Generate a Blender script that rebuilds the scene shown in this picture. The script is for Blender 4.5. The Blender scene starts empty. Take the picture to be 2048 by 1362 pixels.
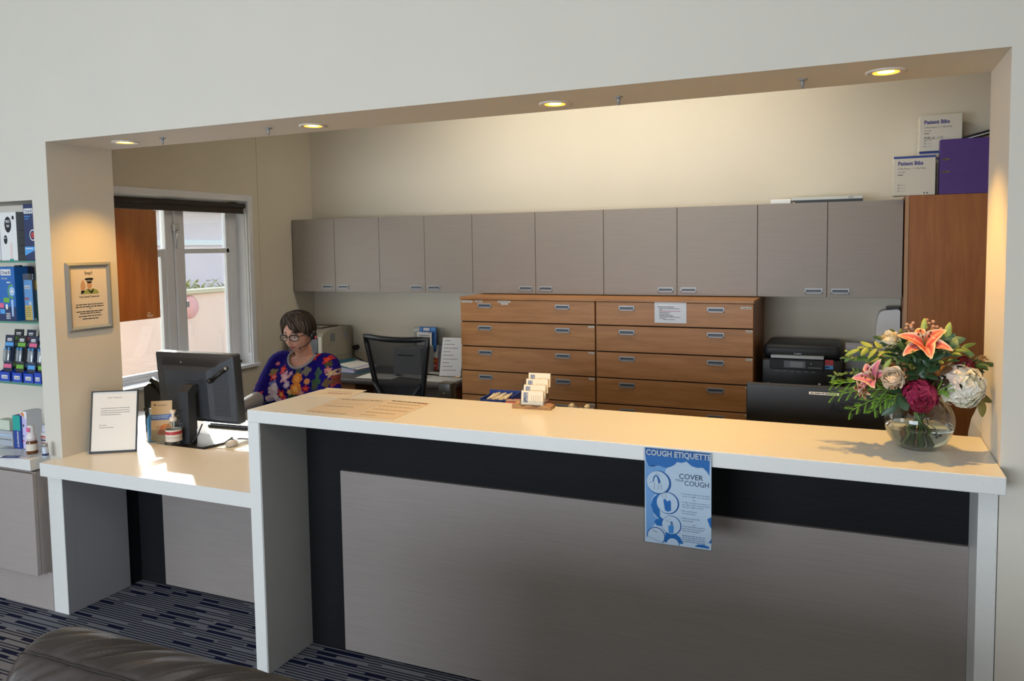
import bpy, bmesh, math, random
from mathutils import Matrix, Vector
random.seed(7)
S = bpy.context.scene
COL = S.collection
R = math.radians
pi = math.pi

# ---------------------------------------------------------------- camera
CAM = Vector((3.403, -2.4775, 1.689))
_f = Vector((-0.3999798, 0.91395186, -0.06861602))
_r = Vector((0.9164159, 0.39995985, -0.01462917))
_u = Vector((-0.0140733, 0.06873219, 0.99753588))
FPX = 1569.86
cd = bpy.data.cameras.new('camera'); cam = bpy.data.objects.new('camera', cd); COL.objects.link(cam)
cam.matrix_world = Matrix(((_r.x, _u.x, -_f.x, CAM.x), (_r.y, _u.y, -_f.y, CAM.y), (_r.z, _u.z, -_f.z, CAM.z), (0, 0, 0, 1)))
cd.sensor_width = 36; cd.lens = FPX / 2048 * 36; cd.shift_y = (600.8 - 681) / 2048; cd.clip_start = .02
S.camera = cam

def at(px, py, **k):
    """world point seen at a photo pixel, on the plane x=, y= or z= where the thing stands"""
    (a, v), = k.items(); i = 'xyz'.index(a)
    d = _f + _r * ((px - 1024) / FPX) - _u * ((py - 600.8) / FPX)
    return CAM + d * ((v - CAM[i]) / d[i])

# ---------------------------------------------------------------- light, sky, exposure
S.view_settings.view_transform = 'Standard'; S.view_settings.look = 'None'
S.view_settings.gamma = 1; S.view_settings.use_curve_mapping = False
S.view_settings.exposure = 0.18
W = bpy.data.worlds.new('sky'); S.world = W; W.use_nodes = True
wn = W.node_tree.nodes; bg = wn['Background']
sky = wn.new('ShaderNodeTexSky'); sky.sky_type = 'NISHITA'; sky.sun_disc = False
sky.sun_elevation = R(29); sky.sun_rotation = R(-50); sky.air_density = 1; sky.dust_density = 1.5
W.node_tree.links.new(sky.outputs[0], bg.inputs[0]); bg.inputs[1].default_value = 0.75

def lamp(name, kind, loc, energy, color, parent=None, **k):
    d = bpy.data.lights.new(name, kind); d.energy = energy; d.color = color
    for a, v in k.items(): setattr(d, a, v)
    o = bpy.data.objects.new(name, d); COL.objects.link(o); o.location = loc; o.parent = parent
    return o
def aim(o, d): o.rotation_euler = Vector(d).to_track_quat('-Z', 'Y').to_euler()
SUN_DIR = Vector((.762, -.648, -.525))
sun = lamp('sun', 'SUN', (-6, 6, 6), 9.0, (1, .95, .86), angle=R(.6)); aim(sun, SUN_DIR)
# daylight through the waiting room's windows behind the camera, and through the office window
a = lamp('window_daylight', 'AREA', (1.1, -5.93, 1.3), 198, (.79, .88, 1.0), shape='RECTANGLE', size=3.6, size_y=1.5); aim(a, (0, 1, .02))
a = lamp('window_daylight', 'AREA', (-2.93, -3.2, 1.55), 35, (.8, .9, 1.0), shape='RECTANGLE', size=2.4, size_y=1.5); aim(a, (1, .35, .03))
a = lamp('window_daylight', 'AREA', (-.80, 1.53, 1.45), 4, (.86, .92, 1.0), shape='RECTANGLE', size=1.1, size_y=1.1); aim(a, (1, -.1, -.1))
# ceiling fittings of the two rooms (out of the frame above)
a = lamp('office_ceiling_light', 'AREA', (1.9, 2.1, 2.93), 25, (1, .92, .78), shape='RECTANGLE', size=2.4, size_y=.5); aim(a, (0, .5, -1))
a = lamp('waiting_ceiling_light', 'AREA', (2.6, -2.4, 2.93), 9, (1, .93, .78), shape='RECTANGLE', size=2.6, size_y=.6); aim(a, (0, .1, -1))

# ---------------------------------------------------------------- materials
def lin(c):
    if isinstance(c, str):
        c = c.lstrip('#'); c = [int(c[i:i + 2], 16) / 255 for i in (0, 2, 4)]
    return tuple(x / 12.92 if x <= .04045 else ((x + .055) / 1.055) ** 2.4 for x in c[:3]) + (1,)
MATS = {}
def newmat(name):
    m = bpy.data.materials.new(name); m.use_nodes = True; MATS[name] = m
    nt = m.node_tree; return m, nt, nt.nodes['Principled BSDF']
def setp(b, **k):
    for n, v in k.items(): b.inputs[n].default_value = v
def mat(name, col, rough=.5, metal=0, spec=.5, var=0, vs=6, bump=0, bs=80, coat=0, stretch=(1, 1, 1), emit=0, ecol=None, sheen=0, sub=0):
    if name in MATS: return MATS[name]
    m, nt, b = newmat(name); L = nt.links.new; c = lin(col)
    setp(b, **{'Base Color': c, 'Roughness': rough, 'Metallic': metal, 'Specular IOR Level': spec, 'Coat Weight': coat, 'Coat Roughness': .15, 'Sheen Weight': sheen})
    if sub: setp(b, **{'Subsurface Weight': sub, 'Subsurface Radius': (.02, .008, .004), 'Subsurface Scale': .5})
    if emit: setp(b, **{'Emission Color': lin(ecol or col), 'Emission Strength': emit})
    if var or bump:
        tc = nt.nodes.new('ShaderNodeTexCoord'); mp = nt.nodes.new('ShaderNodeMapping'); mp.inputs['Scale'].default_value = stretch
        L(tc.outputs['Object'], mp.inputs[0])
    if var:
        n = nt.nodes.new('ShaderNodeTexNoise'); n.inputs['Scale'].default_value = vs; n.inputs['Detail'].default_value = 6; L(mp.outputs[0], n.inputs[0])
        r = nt.nodes.new('ShaderNodeValToRGB'); e = r.color_ramp.elements
        e[0].position = .3; e[1].position = .7
        e[0].color = tuple(max(0, x * (1 - var)) for x in c[:3]) + (1,); e[1].color = tuple(min(1, x * (1 + var)) for x in c[:3]) + (1,)
        L(n.outputs[0], r.inputs[0]); L(r.outputs[0], b.inputs['Base Color'])
    if bump:
        n = nt.nodes.new('ShaderNodeTexNoise'); n.inputs['Scale'].default_value = bs; n.inputs['Detail'].default_value = 4; L(mp.outputs[0], n.inputs[0])
        p = nt.nodes.new('ShaderNodeBump'); p.inputs['Strength'].default_value = bump; p.inputs['Distance'].default_value = .01
        L(n.outputs[0], p.inputs['Height']); L(p.outputs[0], b.inputs['Normal'])
    return m
def wood(name, c1, c2, stretch=(1, 12, 12), rough=.42, scale=3.2):
    m, nt, b = newmat(name); L = nt.links.new
    tc = nt.nodes.new('ShaderNodeTexCoord'); mp = nt.nodes.new('ShaderNodeMapping'); mp.inputs['Scale'].default_value = stretch; L(tc.outputs['Object'], mp.inputs[0])
    n = nt.nodes.new('ShaderNodeTexNoise'); n.inputs['Scale'].default_value = scale; n.inputs['Detail'].default_value = 8; n.inputs['Distortion'].default_value = .6; L(mp.outputs[0], n.inputs[0])
    r = nt.nodes.new('ShaderNodeValToRGB'); e = r.color_ramp.elements; e[0].position = .34; e[1].position = .68; e[0].color = lin(c1); e[1].color = lin(c2)
    L(n.outputs[0], r.inputs[0]); L(r.outputs[0], b.inputs['Base Color'])
    setp(b, Roughness=rough, **{'Specular IOR Level': .4})
    return m
def vcmat(name, rough=.6, sheen=0, sub=0, spec=.3):
    m, nt, b = newmat(name); a = nt.nodes.new('ShaderNodeAttribute'); a.attribute_name = 'Col'
    nt.links.new(a.outputs['Color'], b.inputs['Base Color']); setp(b, Roughness=rough, **{'Sheen Weight': sheen, 'Specular IOR Level': spec})
    return m
def thin_glass(name, tint='#ffffff', gloss=.07, rough=0.0):
    m = bpy.data.materials.new(name); m.use_nodes = True; MATS[name] = m; nt = m.node_tree; nt.nodes.remove(nt.nodes['Principled BSDF'])
    t = nt.nodes.new('ShaderNodeBsdfTransparent'); t.inputs[0].default_value = lin(tint)
    g = nt.nodes.new('ShaderNodeBsdfGlossy'); g.inputs['Roughness'].default_value = rough
    lw = nt.nodes.new('ShaderNodeLayerWeight'); lw.inputs[0].default_value = .25
    ma = nt.nodes.new('ShaderNodeMath'); ma.operation = 'MULTIPLY_ADD'; ma.inputs[1].default_value = .55; ma.inputs[2].default_value = gloss
    mx = nt.nodes.new('ShaderNodeMixShader'); L = nt.links.new
    L(lw.outputs['Facing'], ma.inputs[0])
    L(ma.outputs[0], mx.inputs[0]); L(t.outputs[0], mx.inputs[1]); L(g.outputs[0], mx.inputs[2]); L(mx.outputs[0], nt.nodes['Material Output'].inputs[0])
    return m
def mesh_fabric(name, col, clear):
    m = bpy.data.materials.new(name); m.use_nodes = True; MATS[name] = m; nt = m.node_tree; b = nt.nodes['Principled BSDF']
    setp(b, **{'Base Color': lin(col), 'Roughness': .8})
    t = nt.nodes.new('ShaderNodeBsdfTransparent'); mx = nt.nodes.new('ShaderNodeMixShader'); mx.inputs[0].default_value = clear; L = nt.links.new
    L(b.outputs[0], mx.inputs[1]); L(t.outputs[0], mx.inputs[2]); L(mx.outputs[0], nt.nodes['Material Output'].inputs[0])
    return m

# ---------------------------------------------------------------- mesh builder
LAST = {}
class MB:
    def __init__(s): s.v = []; s.f = []; s.m = []; s.sm = []; s.mats = []; s.c = []
    def mi(s, m):
        if m not in s.mats: s.mats.append(m)
        return s.mats.index(m)
    def add(s, vs, fs, m, M=None, smooth=False, cols=None):
        o = len(s.v); i = s.mi(m)
        for v in vs: s.v.append(tuple(M @ Vector(v)) if M else tuple(v))
        s.c += list(cols) if cols else [(1, 1, 1)] * len(vs)
        for f in fs: s.f.append([o + k for k in f]); s.m.append(i); s.sm.append(smooth)
        return s
    def box(s, x0, y0, z0, x1, y1, z1, m, bev=0, M=None, seg=2):
        if bev <= 0:
            vs = [(x, y, z) for x in (x0, x1) for y in (y0, y1) for z in (z0, z1)]
            return s.add(vs, [(0, 1, 3, 2), (4, 6, 7, 5), (0, 4, 5, 1), (2, 3, 7, 6), (0, 2, 6, 4), (1, 5, 7, 3)], m, M)
        b = bmesh.new(); bmesh.ops.create_cube(b, size=1)
        for v in b.verts: v.co = ((x0 + x1) / 2 + v.co.x * (x1 - x0), (y0 + y1) / 2 + v.co.y * (y1 - y0), (z0 + z1) / 2 + v.co.z * (z1 - z0))
        bmesh.ops.bevel(b, geom=b.edges[:], offset=min(bev, .49 * min(abs(x1 - x0), abs(y1 - y0), abs(z1 - z0))), segments=seg, affect='EDGES', profile=.5)
        b.verts.index_update(); s.add([v.co[:] for v in b.verts], [[v.index for v in f.verts] for f in b.faces], m, M, seg > 2); b.free()
        return s
    def tube(s, pts, r, m, n=8, M=None, cap=True):
        pts = [Vector(p) for p in pts]; rr = r if isinstance(r, (list, tuple)) else [r] * len(pts)
        vs = []; fs = []; up = None
        for i, p in enumerate(pts):
            t = (pts[min(i + 1, len(pts) - 1)] - pts[max(i - 1, 0)])
            t = t.normalized() if t.length > 1e-9 else Vector((0, 0, 1))
            if up is None: up = t.orthogonal().normalized()
            up = (up - t * up.dot(t)); up = up.normalized() if up.length > 1e-6 else t.orthogonal().normalized()
            w = t.cross(up)
            for k in range(n):
                a = 2 * pi * k / n; vs.append(p + (up * math.cos(a) + w * math.sin(a)) * rr[i])
        for i in range(len(pts) - 1):
            for k in range(n): fs.append((i * n + k, i * n + (k + 1) % n, (i + 1) * n + (k + 1) % n, (i + 1) * n + k))
        if cap: fs.append(list(range(n))[::-1]); fs.append([(len(pts) - 1) * n + k for k in range(n)])
        return s.add(vs, fs, m, M, True)
    def lathe(s, prof, m, n=28, M=None, sx=1, sy=1, smooth=True, cap=True):
        vs = [(r * math.cos(2 * pi * k / n) * sx, r * math.sin(2 * pi * k / n) * sy, z) for r, z in prof for k in range(n)]; fs = []
        for i in range(len(prof) - 1):
            for k in range(n): fs.append((i * n + k, i * n + (k + 1) % n, (i + 1) * n + (k + 1) % n, (i + 1) * n + k))
        if cap:
            if prof[0][0] > 1e-6: fs.append(list(range(n))[::-1])
            if prof[-1][0] > 1e-6: fs.append([(len(prof) - 1) * n + k for k in range(n)])
        return s.add(vs, fs, m, M, smooth)
    def cyl(s, x, y, z, r, h, m, n=24, r2=None, M=None, smooth=True):
        T = Matrix.Translation((x, y, z)); return s.lathe([(r, 0), (r if r2 is None else r2, h)], m, n, (M @ T) if M else T, smooth=smooth)
    def ball(s, c, rx, ry, rz, m, n=16, M=None):
        T = Matrix.Translation(c); pr = [(math.sin(pi * i / n), -math.cos(pi * i / n)) for i in range(n + 1)]
        vs = []; fs = []; k2 = n * 2
        for r, z in pr:
            for k in range(k2): vs.append((r * math.cos(2 * pi * k / k2) * rx + c[0], r * math.sin(2 * pi * k / k2) * ry + c[1], z * rz + c[2]))
        for i in range(n):
            for k in range(k2): fs.append((i * k2 + k, i * k2 + (k + 1) % k2, (i + 1) * k2 + (k + 1) % k2, (i + 1) * k2 + k))
        return s.add(vs, fs, m, M, True)
    def prism(s, poly, z0, z1, m, M=None, smooth=False):
        n = len(poly); vs = [(x, y, z0) for x, y in poly] + [(x, y, z1) for x, y in poly]
        return s.add(vs, [list(range(n))[::-1], list(range(n, 2 * n))] + [(k, (k + 1) % n, n + (k + 1) % n, n + k) for k in range(n)], m, M, smooth)
    def poly(s, pts, m, M=None, z=0): return s.add([(p[0], p[1], p[2] if len(p) > 2 else z) for p in pts], [list(range(len(pts)))], m, M)
    def disc(s, x, y, r, m, M=None, z=0, n=28, a0=0, a1=2 * pi, ry=None): return s.poly([(x + r * math.cos(a0 + (a1 - a0) * k / n), y + (ry or r) * math.sin(a0 + (a1 - a0) * k / n), z) for k in range(n)], m, M)
    def ring(s, x, y, r0, r1, m, M=None, z=0, n=28, a0=0, a1=2 * pi):
        vs = [(x + r * math.cos(a0 + (a1 - a0) * k / n), y + r * math.sin(a0 + (a1 - a0) * k / n), z) for k in range(n + 1) for r in (r0, r1)]
        return s.add(vs, [(2 * k, 2 * k + 1, 2 * k + 3, 2 * k + 2) for k in range(n)], m, M)
    def rect(s, x0, y0, x1, y1, m, M=None, z=0): return s.poly([(x0, y0, z), (x1, y0, z), (x1, y1, z), (x0, y1, z)], m, M)
    def text(s, body, size, m, M=None, x=0, y=0, z=0, align='LEFT', bold=0, width=None, res=2):
        cu = bpy.data.curves.new('t', 'FONT'); cu.body = body; cu.size = size; cu.align_x = align; cu.resolution_u = res; cu.offset = bold * size
        o = bpy.data.objects.new('t', cu); me = o.to_mesh()
        vs = [v.co.copy() for v in me.vertices]; fs = [list(p.vertices) for p in me.polygons]
        o.to_mesh_clear(); bpy.data.objects.remove(o); bpy.data.curves.remove(cu)
        if not vs: return s
        if width:
            x0 = min(v.x for v in vs); x1 = max(v.x for v in vs); k = width / max(1e-6, x1 - x0)
            for v in vs: v.x *= k
        return s.add([(v.x + x, v.y + y, z) for v in vs], fs, m, M)
    def lines(s, x, y, w, h, m, M=None, z=0, seed=0, center=False):
        """one printed line: word-length bars, too small in the photo to read"""
        rn = random.Random(seed * 7.3 + w * 91 + y * 977); ws = []; t = 0
        while t < w:
            l = min(rn.uniform(2.0, 6.5) * h, w - t); ws.append((t, l)); t += l + h * .7
        for a, l in ws: s.rect(x + a, y, x + a + l, y + h, m, M, z)
        return s
    def merge(s, t):
        o = len(s.v); s.v += t.v; s.c += t.c
        for f, m, sm in zip(t.f, t.m, t.sm): s.f.append([k + o for k in f]); s.m.append(s.mi(t.mats[m])); s.sm.append(sm)
    def build(s, name, parent=None, M=None):
        if name in ('print', 'logo', 'lettering') and parent in LAST:   # printed marks belong to the surface they are printed on
            o, b = LAST[parent]; b.merge(s); old = o.data; o.data = b.mesh(o.name); bpy.data.meshes.remove(old); return o
        me = s.mesh(name)
        if M: me.transform(M)
        o = bpy.data.objects.new(name, me); COL.objects.link(o); o.parent = parent
        if parent and not M: LAST[parent] = (o, s)
        return o
    def mesh(s, name):
        me = bpy.data.meshes.new(name); me.from_pydata(s.v, [], s.f)
        for m in s.mats: me.materials.append(m)
        me.polygons.foreach_set('material_index', s.m); me.polygons.foreach_set('use_smooth', s.sm)
        if any(c != (1, 1, 1) for c in s.c):
            at_ = me.color_attributes.new('Col', 'FLOAT_COLOR', 'POINT')
            at_.data.foreach_set('color', [q for c in s.c for q in (c[0], c[1], c[2], 1)])
        me.validate(); me.update(); return me
def fixn(o):
    b = bmesh.new(); b.from_mesh(o.data); bmesh.ops.recalc_face_normals(b, faces=b.faces[:]); b.to_mesh(o.data); b.free(); return o
def tag(o, label=None, cat=None, group=None, kind=None):
    if label: o['label'] = label
    if cat: o['category'] = cat
    if group: o['group'] = group
    if kind: o['kind'] = kind
    return o
def thing(name, label, cat, loc=(0, 0, 0), rot=0, group=None):
    o = bpy.data.objects.new(name, None); o.empty_display_size = .05; COL.objects.link(o); o.location = loc
    if isinstance(rot, (tuple, list)): o.rotation_euler = rot
    else: o.rotation_euler = (0, 0, rot)
    return tag(o, label, cat, group)
def struct(name, mb): return tag(mb.build(name), kind='structure')
def one(mb, name, label, cat, loc=None, rot=0, group=None):
    o = mb.build(name)
    if loc is not None:
        o.location = loc
    if rot: o.rotation_euler = (0, 0, rot) if not isinstance(rot, tuple) else rot
    return tag(o, label, cat, group)
def dup(root, loc, rot=None, label=None):
    r = root.copy(); COL.objects.link(r); r.location = loc
    if rot is not None: r.rotation_euler = (0, 0, rot)
    if label: r['label'] = label
    for ch in list(root.children):
        c = ch.copy(); COL.objects.link(c); c.parent = r
        for g in ch.children:
            d = g.copy(); COL.objects.link(d); d.parent = c
    return r
def XZ(x, y, z):  # local drawing plane (u right, v up) facing -y, placed at a world point
    return Matrix.Translation((x, y, z)) @ Matrix.Rotation(pi / 2, 4, 'X')
def YZ(x, y, z):  # drawing plane facing +x: u runs along +y, v up
    return Matrix.Translation((x, y, z)) @ Matrix.Rotation(pi / 2, 4, 'Z') @ Matrix.Rotation(pi / 2, 4, 'X')
def TR(x, y, z): return Matrix.Translation((x, y, z))

# palette
wall_white = mat('wall_paint', '#d8d2c5', .75, var=.015, vs=2, bump=.02, bs=300)
wall_cream = mat('wall_cream', '#d3cbb9', .75, var=.02, vs=2, bump=.02, bs=300)
ceil_white = mat('ceiling_paint', '#e2e0d8', .8)
greige = mat('greige_laminate', '#90867c', .42, var=.05, vs=7, stretch=(.6, 6, 22))
greige2 = mat('grey_panel_laminate', '#958d88', .45, var=.07, vs=9, stretch=(.5, 3, 26))
carcass = mat('cabinet_carcass', '#5e564d', .6)
darklam = mat('charcoal_laminate', '#16181a', .7, spec=.2, var=.35, vs=10, stretch=(1, 8, 60))
cherry = wood('cherry_wood', '#a8723f', '#bd854f', stretch=(1, 8, 10))
cherry_v = wood('cherry_wood_upright', '#8a5a34', '#9c683e', stretch=(10, 10, 1))
cherry_d = wood('cherry_wood_dark', '#96592a', '#a66832', stretch=(10, 10, 1))
gap_dark = mat('shadow_gap', '#2a1a10', .9)
steel = mat('brushed_steel', '#a2a5a8', .45, metal=.45)
chrome = mat('chrome', '#d8d8d8', .12, metal=1)
alu = mat('grey_aluminium', '#a7aaa8', .38, metal=.6)
slotgrey = mat('slot_grey', '#6b7076', .5)
black = mat('black_plastic', '#121314', .38)
black2 = mat('black_satin', '#1c1e21', .5, var=.1, vs=40)
charcoal = mat('charcoal_plastic', '#2c3138', .48)
white = mat('white_plastic', '#e6e6e4', .35)
paper = mat('white_paper', '#e9e7e0', .8)
paper2 = mat('cool_paper', '#e4e8ec', .55)
ink = mat('ink_grey', '#55565a', .8)
inkd = mat('ink_dark', '#26282e', .8)
navy = mat('navy_print', '#1b2d5c', .45)
blue = mat('blue_print', '#1766b4', .4)
skyb = mat('sky_blue_print', '#4f9fe0', .4)
paleb = mat('pale_blue_print', '#a9c9ee', .4)
redp = mat('red_print', '#b3343a', .45)
pink = mat('pink_print', '#e0668c', .5)
green = mat('green_print', '#6fae3c', .5)
dgreen = mat('dark_green_print', '#2c5a2e', .5)
teal = mat('teal_print', '#21a59a', .45)
orange = mat('orange_print', '#e08a2e', .5)
yellow = mat('yellow_print', '#e2bf52', .5)
purple = mat('purple_board', '#4a2a78', .5, var=.05, vs=20)
beigep = mat('beige_plastic', '#989282', .5)
greyp = mat('grey_plastic', '#8b8f93', .5)
acrylic = thin_glass('clear_acrylic', '#f4f8fa', .05)
glass = thin_glass('window_glass', '#f5fafa', .03)
# ================================================================ setting
def quartz_mat():
    m, nt, b = newmat('white_quartz'); L = nt.links.new
    tc = nt.nodes.new('ShaderNodeTexCoord'); v = nt.nodes.new('ShaderNodeTexNoise'); v.inputs['Scale'].default_value = 260; v.inputs['Detail'].default_value = 1
    L(tc.outputs['Object'], v.inputs[0]); r = nt.nodes.new('ShaderNodeValToRGB'); e = r.color_ramp.elements
    e[0].position = .25; e[1].position = .32; e[0].color = lin('#bdbfbe'); e[1].color = lin('#e3e3df')
    L(v.outputs[0], r.inputs[0]); L(r.outputs[0], b.inputs['Base Color']); setp(b, Roughness=.28, **{'Specular IOR Level': .5}); return m
quartz = quartz_mat()
def carpet_mat():
    m, nt, b = newmat('striped_carpet'); L = nt.links.new; N = nt.nodes.new
    def mth(op, a, c=0.0, d=None):
        n = N('ShaderNodeMath'); n.operation = op
        for i, q in enumerate((a, c) if d is None else (a, c, d)):
            if isinstance(q, (int, float)): n.inputs[i].default_value = q
            else: L(q, n.inputs[i])
        return n.outputs[0]
    def wnoise(a, c):
        v = N('ShaderNodeCombineXYZ'); L(a, v.inputs[0])
        if isinstance(c, (int, float)): v.inputs[1].default_value = c
        else: L(c, v.inputs[1])
        w = N('ShaderNodeTexWhiteNoise'); w.noise_dimensions = '2D'; L(v.outputs[0], w.inputs['Vector']); return w.outputs['Value']
    tc = N('ShaderNodeTexCoord'); sp = N('ShaderNodeSeparateXYZ'); L(tc.outputs['Object'], sp.inputs[0]); x, y = sp.outputs[0], sp.outputs[1]
    def dashes(h, w, thr, k, duty):
        ys = mth('DIVIDE', y, h); row = mth('FLOOR', ys); fr = mth('FRACT', ys)
        xs = mth('ADD', mth('DIVIDE', x, w), mth('MULTIPLY', wnoise(row, k), 13.7)); cell = mth('FLOOR', xs)
        on = mth('GREATER_THAN', wnoise(row, mth('ADD', cell, k * 3.1)), thr); return mth('MULTIPLY', on, mth('LESS_THAN', fr, duty))
    thin = dashes(.0165, .20, .18, 1.0, .45); thick = dashes(.033, .10, .74, 5.0, .62)
    nz = N('ShaderNodeTexNoise'); nz.inputs['Scale'].default_value = 420; L(tc.outputs['Object'], nz.inputs[0])
    base = N('ShaderNodeMixRGB'); base.inputs[1].default_value = lin('#585a60'); base.inputs[2].default_value = lin('#8f9095'); L(nz.outputs[0], base.inputs[0])
    m1 = N('ShaderNodeMixRGB'); L(thin, m1.inputs[0]); L(base.outputs[0], m1.inputs[1]); m1.inputs[2].default_value = lin('#262a3a')
    m2 = N('ShaderNodeMixRGB'); L(thick, m2.inputs[0]); L(m1.outputs[0], m2.inputs[1]); m2.inputs[2].default_value = lin('#141a35')
    L(m2.outputs[0], b.inputs['Base Color']); setp(b, Roughness=.95, **{'Specular IOR Level': .1})
    p = N('ShaderNodeBump'); p.inputs['Strength'].default_value = .5; p.inputs['Distance'].default_value = .004; L(nz.outputs[0], p.inputs['Height']); L(p.outputs[0], b.inputs['Normal'])
    return m
carpet = carpet_mat()
XR = 3.776; ZT = 2.198; T = .349; XW = -.765; YB = 2.9; XRW = 4.55; H = 3.0
XR = 3.776; ZT = 2.198; T = .349; XW = -.765; YB = 2.9; XRW = 4.55; H = 3.0
struct('floor', MB().box(-3, -6, -.1, 6.2, T, 0, carpet).box(XW - .2, T, -.1, XRW + .1, YB + .1, 0, carpet))
# front wall with the reception opening and the shelf niche
NX0, NX1, NZ0, NZ1, ND = -1.5, -.112, .68, 1.937, .24
w = MB()
w.box(-3, 0, 0, NX0, T, H, wall_white); w.box(NX1, 0, 0, 0, T, H, wall_white)
w.box(NX0, 0, NZ1, NX1, T, H, wall_white); w.box(NX0, 0, 0, NX1, T, NZ0, wall_white); w.box(NX0, ND, NZ0, NX1, T, NZ1, wall_white)
w.box(0, 0, ZT, XR, T, H, wall_white); w.box(XR, 0, 0, 6.2, T, H, wall_white)
struct('wall_front', w)
struct('wall_back', MB().box(XW - .2, YB, 0, XRW + .1, YB + .1, H, wall_cream))
WY0, WY1, WZ0, WZ1 = .94, 2.133, .835, 2.052
w = MB(); xo = XW - .2
w.box(xo, T, 0, XW, WY0, H, wall_cream); w.box(xo, WY1, 0, XW, YB, H, wall_cream)
w.box(xo, WY0, 0, XW, WY1, WZ0, wall_cream); w.box(xo, WY0, WZ1, XW, WY1, H, wall_cream)
struct('wall_left', w)
struct('wall_right', MB().box(XRW, T, 0, XRW + .1, YB, H, wall_cream))
struct('ceiling', MB().box(-3, -6, H, 6.2, T, H + .1, ceil_white).box(XW - .2, T, H, XRW + .1, YB + .1, H + .1, ceil_white))
struct('wall_waiting_left', MB().box(-3.1, -6, 0, -3, T, H, wall_white))
struct('wall_waiting_right', MB().box(6.2, -6, 0, 6.3, T, H, wall_white))
struct('wall_rear', MB().box(-3, -6.1, 0, 6.2, -6, H, wall_white))
# office window: reveal, architrave, two lights with a transom each
frame_white = mat('window_frame_paint', '#dcdee2', .4)
wr = tag(bpy.data.objects.new('window_1', None), kind='structure'); COL.objects.link(wr)
f = MB(); xf0, xf1 = XW - .15, XW - .10
sx = -.84
y0, y1 = WY0, WY1
f.box(xf0, y0, WZ0, xf1, y0 + .05, WZ1, frame_white, .004); f.box(xf0, y1 - .085, WZ0, xf1, y1, WZ1, frame_white, .004)
f.box(xf0, y0, WZ1 - .05, xf1, y1, WZ1, frame_white, .004); f.box(xf0, y0, WZ0, xf1, y1, WZ0 + .03, frame_white, .004)
f.box(xf0, 1.455, WZ0, xf1, 1.525, WZ1, frame_white, .006); f.box(xf0 - .01, 1.525, WZ0, xf1 + .012, 1.612, WZ1, frame_white, .008)
f.build('frame', wr)
g = MB(); g.box(xf0 + .01, y0 + .05, 1.655, xf1 - .006, 1.455, 1.705, frame_white, .004); g.box(xf0 + .01, y0 + .05, WZ0 + .05, xf1 - .006, y0 + .09, 1.655, frame_white, .003)
g.box(xf0 + .01, 1.418, WZ0 + .05, xf1 - .006, 1.455, 1.655, frame_white, .003); g.box(xf0 + .01, y0 + .05, WZ0 + .03, xf1 - .006, 1.455, WZ0 + .055, frame_white, .003)
g.build('sash', wr)
g = MB(); g.box(xf0 + .01, 1.612, 1.672, xf1 - .006, 2.05, 1.708, frame_white, .004); g.box(xf0 + .01, 2.02, WZ0 + .05, xf1 - .006, 2.05, WZ1 - .05, frame_white, .004); g.build('transom', wr)
g = MB(); g.box(xf0 + .02, y0 + .04, WZ0 + .04, xf0 + .024, y1 - .08, WZ1 - .04, glass); g.build('pane', wr)
h = MB(); h.tube([(xf1 + .015, 1.53, 1.70), (xf1 + .03, 1.53, 1.84)], .006, chrome); h.box(xf1, 1.51, 1.83, xf1 + .03, 1.555, 1.875, chrome, .006); h.box(xf1 + .01, 1.60, 1.3, xf1 + .03, 1.615, 1.345, chrome, .004); h.build('window_stay', wr)
g = MB(); g.box(xf1, y0 + .001, WZ0, XW, y1 - .001, WZ0 + .003, frame_white).box(XW, y0 - .06, WZ0 - .022, XW + .035, y1 + .055, WZ0 + .003, frame_white, .004).box(xf1, y1 - .004, WZ0 + .003, XW, y1 - .0005, WZ1, frame_white).box(xf1, y0 + .0005, WZ0 + .003, XW, y0 + .004, WZ1, frame_white); g.build('sill', wr)
g = MB(); d = .045
g.box(XW, y0 - d, WZ0, XW + .014, y0, WZ1 + d, frame_white, .004); g.box(XW, y1, WZ0, XW + .014, y1 + d, WZ1 + d, frame_white, .004); g.box(XW, y0, WZ1, XW + .014, y1, WZ1 + d, frame_white, .004)
g.build('architrave', wr)
b = thing('roller_blind', 'dark brown roller blind rolled up across the top of the office window', 'blind', (XW - .02, y0 + .01, 2.0))
MB().tube([(0, 0, .018), (0, y1 - y0 - .02, .018)], .019, mat('dark_blind', '#3a332c', .8), 14).build('roll', b)
MB().box(-.004, .005, -.03, .0, y1 - y0 - .025, .018, MATS['dark_blind']).box(-.008, .005, -.04, .004, y1 - y0 - .025, -.028, MATS['dark_blind'], .003).build('hem_bar', b)
m = MB(); m.tube([(.01, y1 - y0 - .03, .018), (.012, y1 - y0 - .03, -1.08)], .003, mat('blind_chain', '#c9c9c6', .4), 6); m.build('pull_chain', b)
# moulded skirting joint on the office left wall
struct('trim_1', MB().box(XW, WY1 + .12, 0, XW + .004, WY1 + .135, H, wall_cream))
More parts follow.
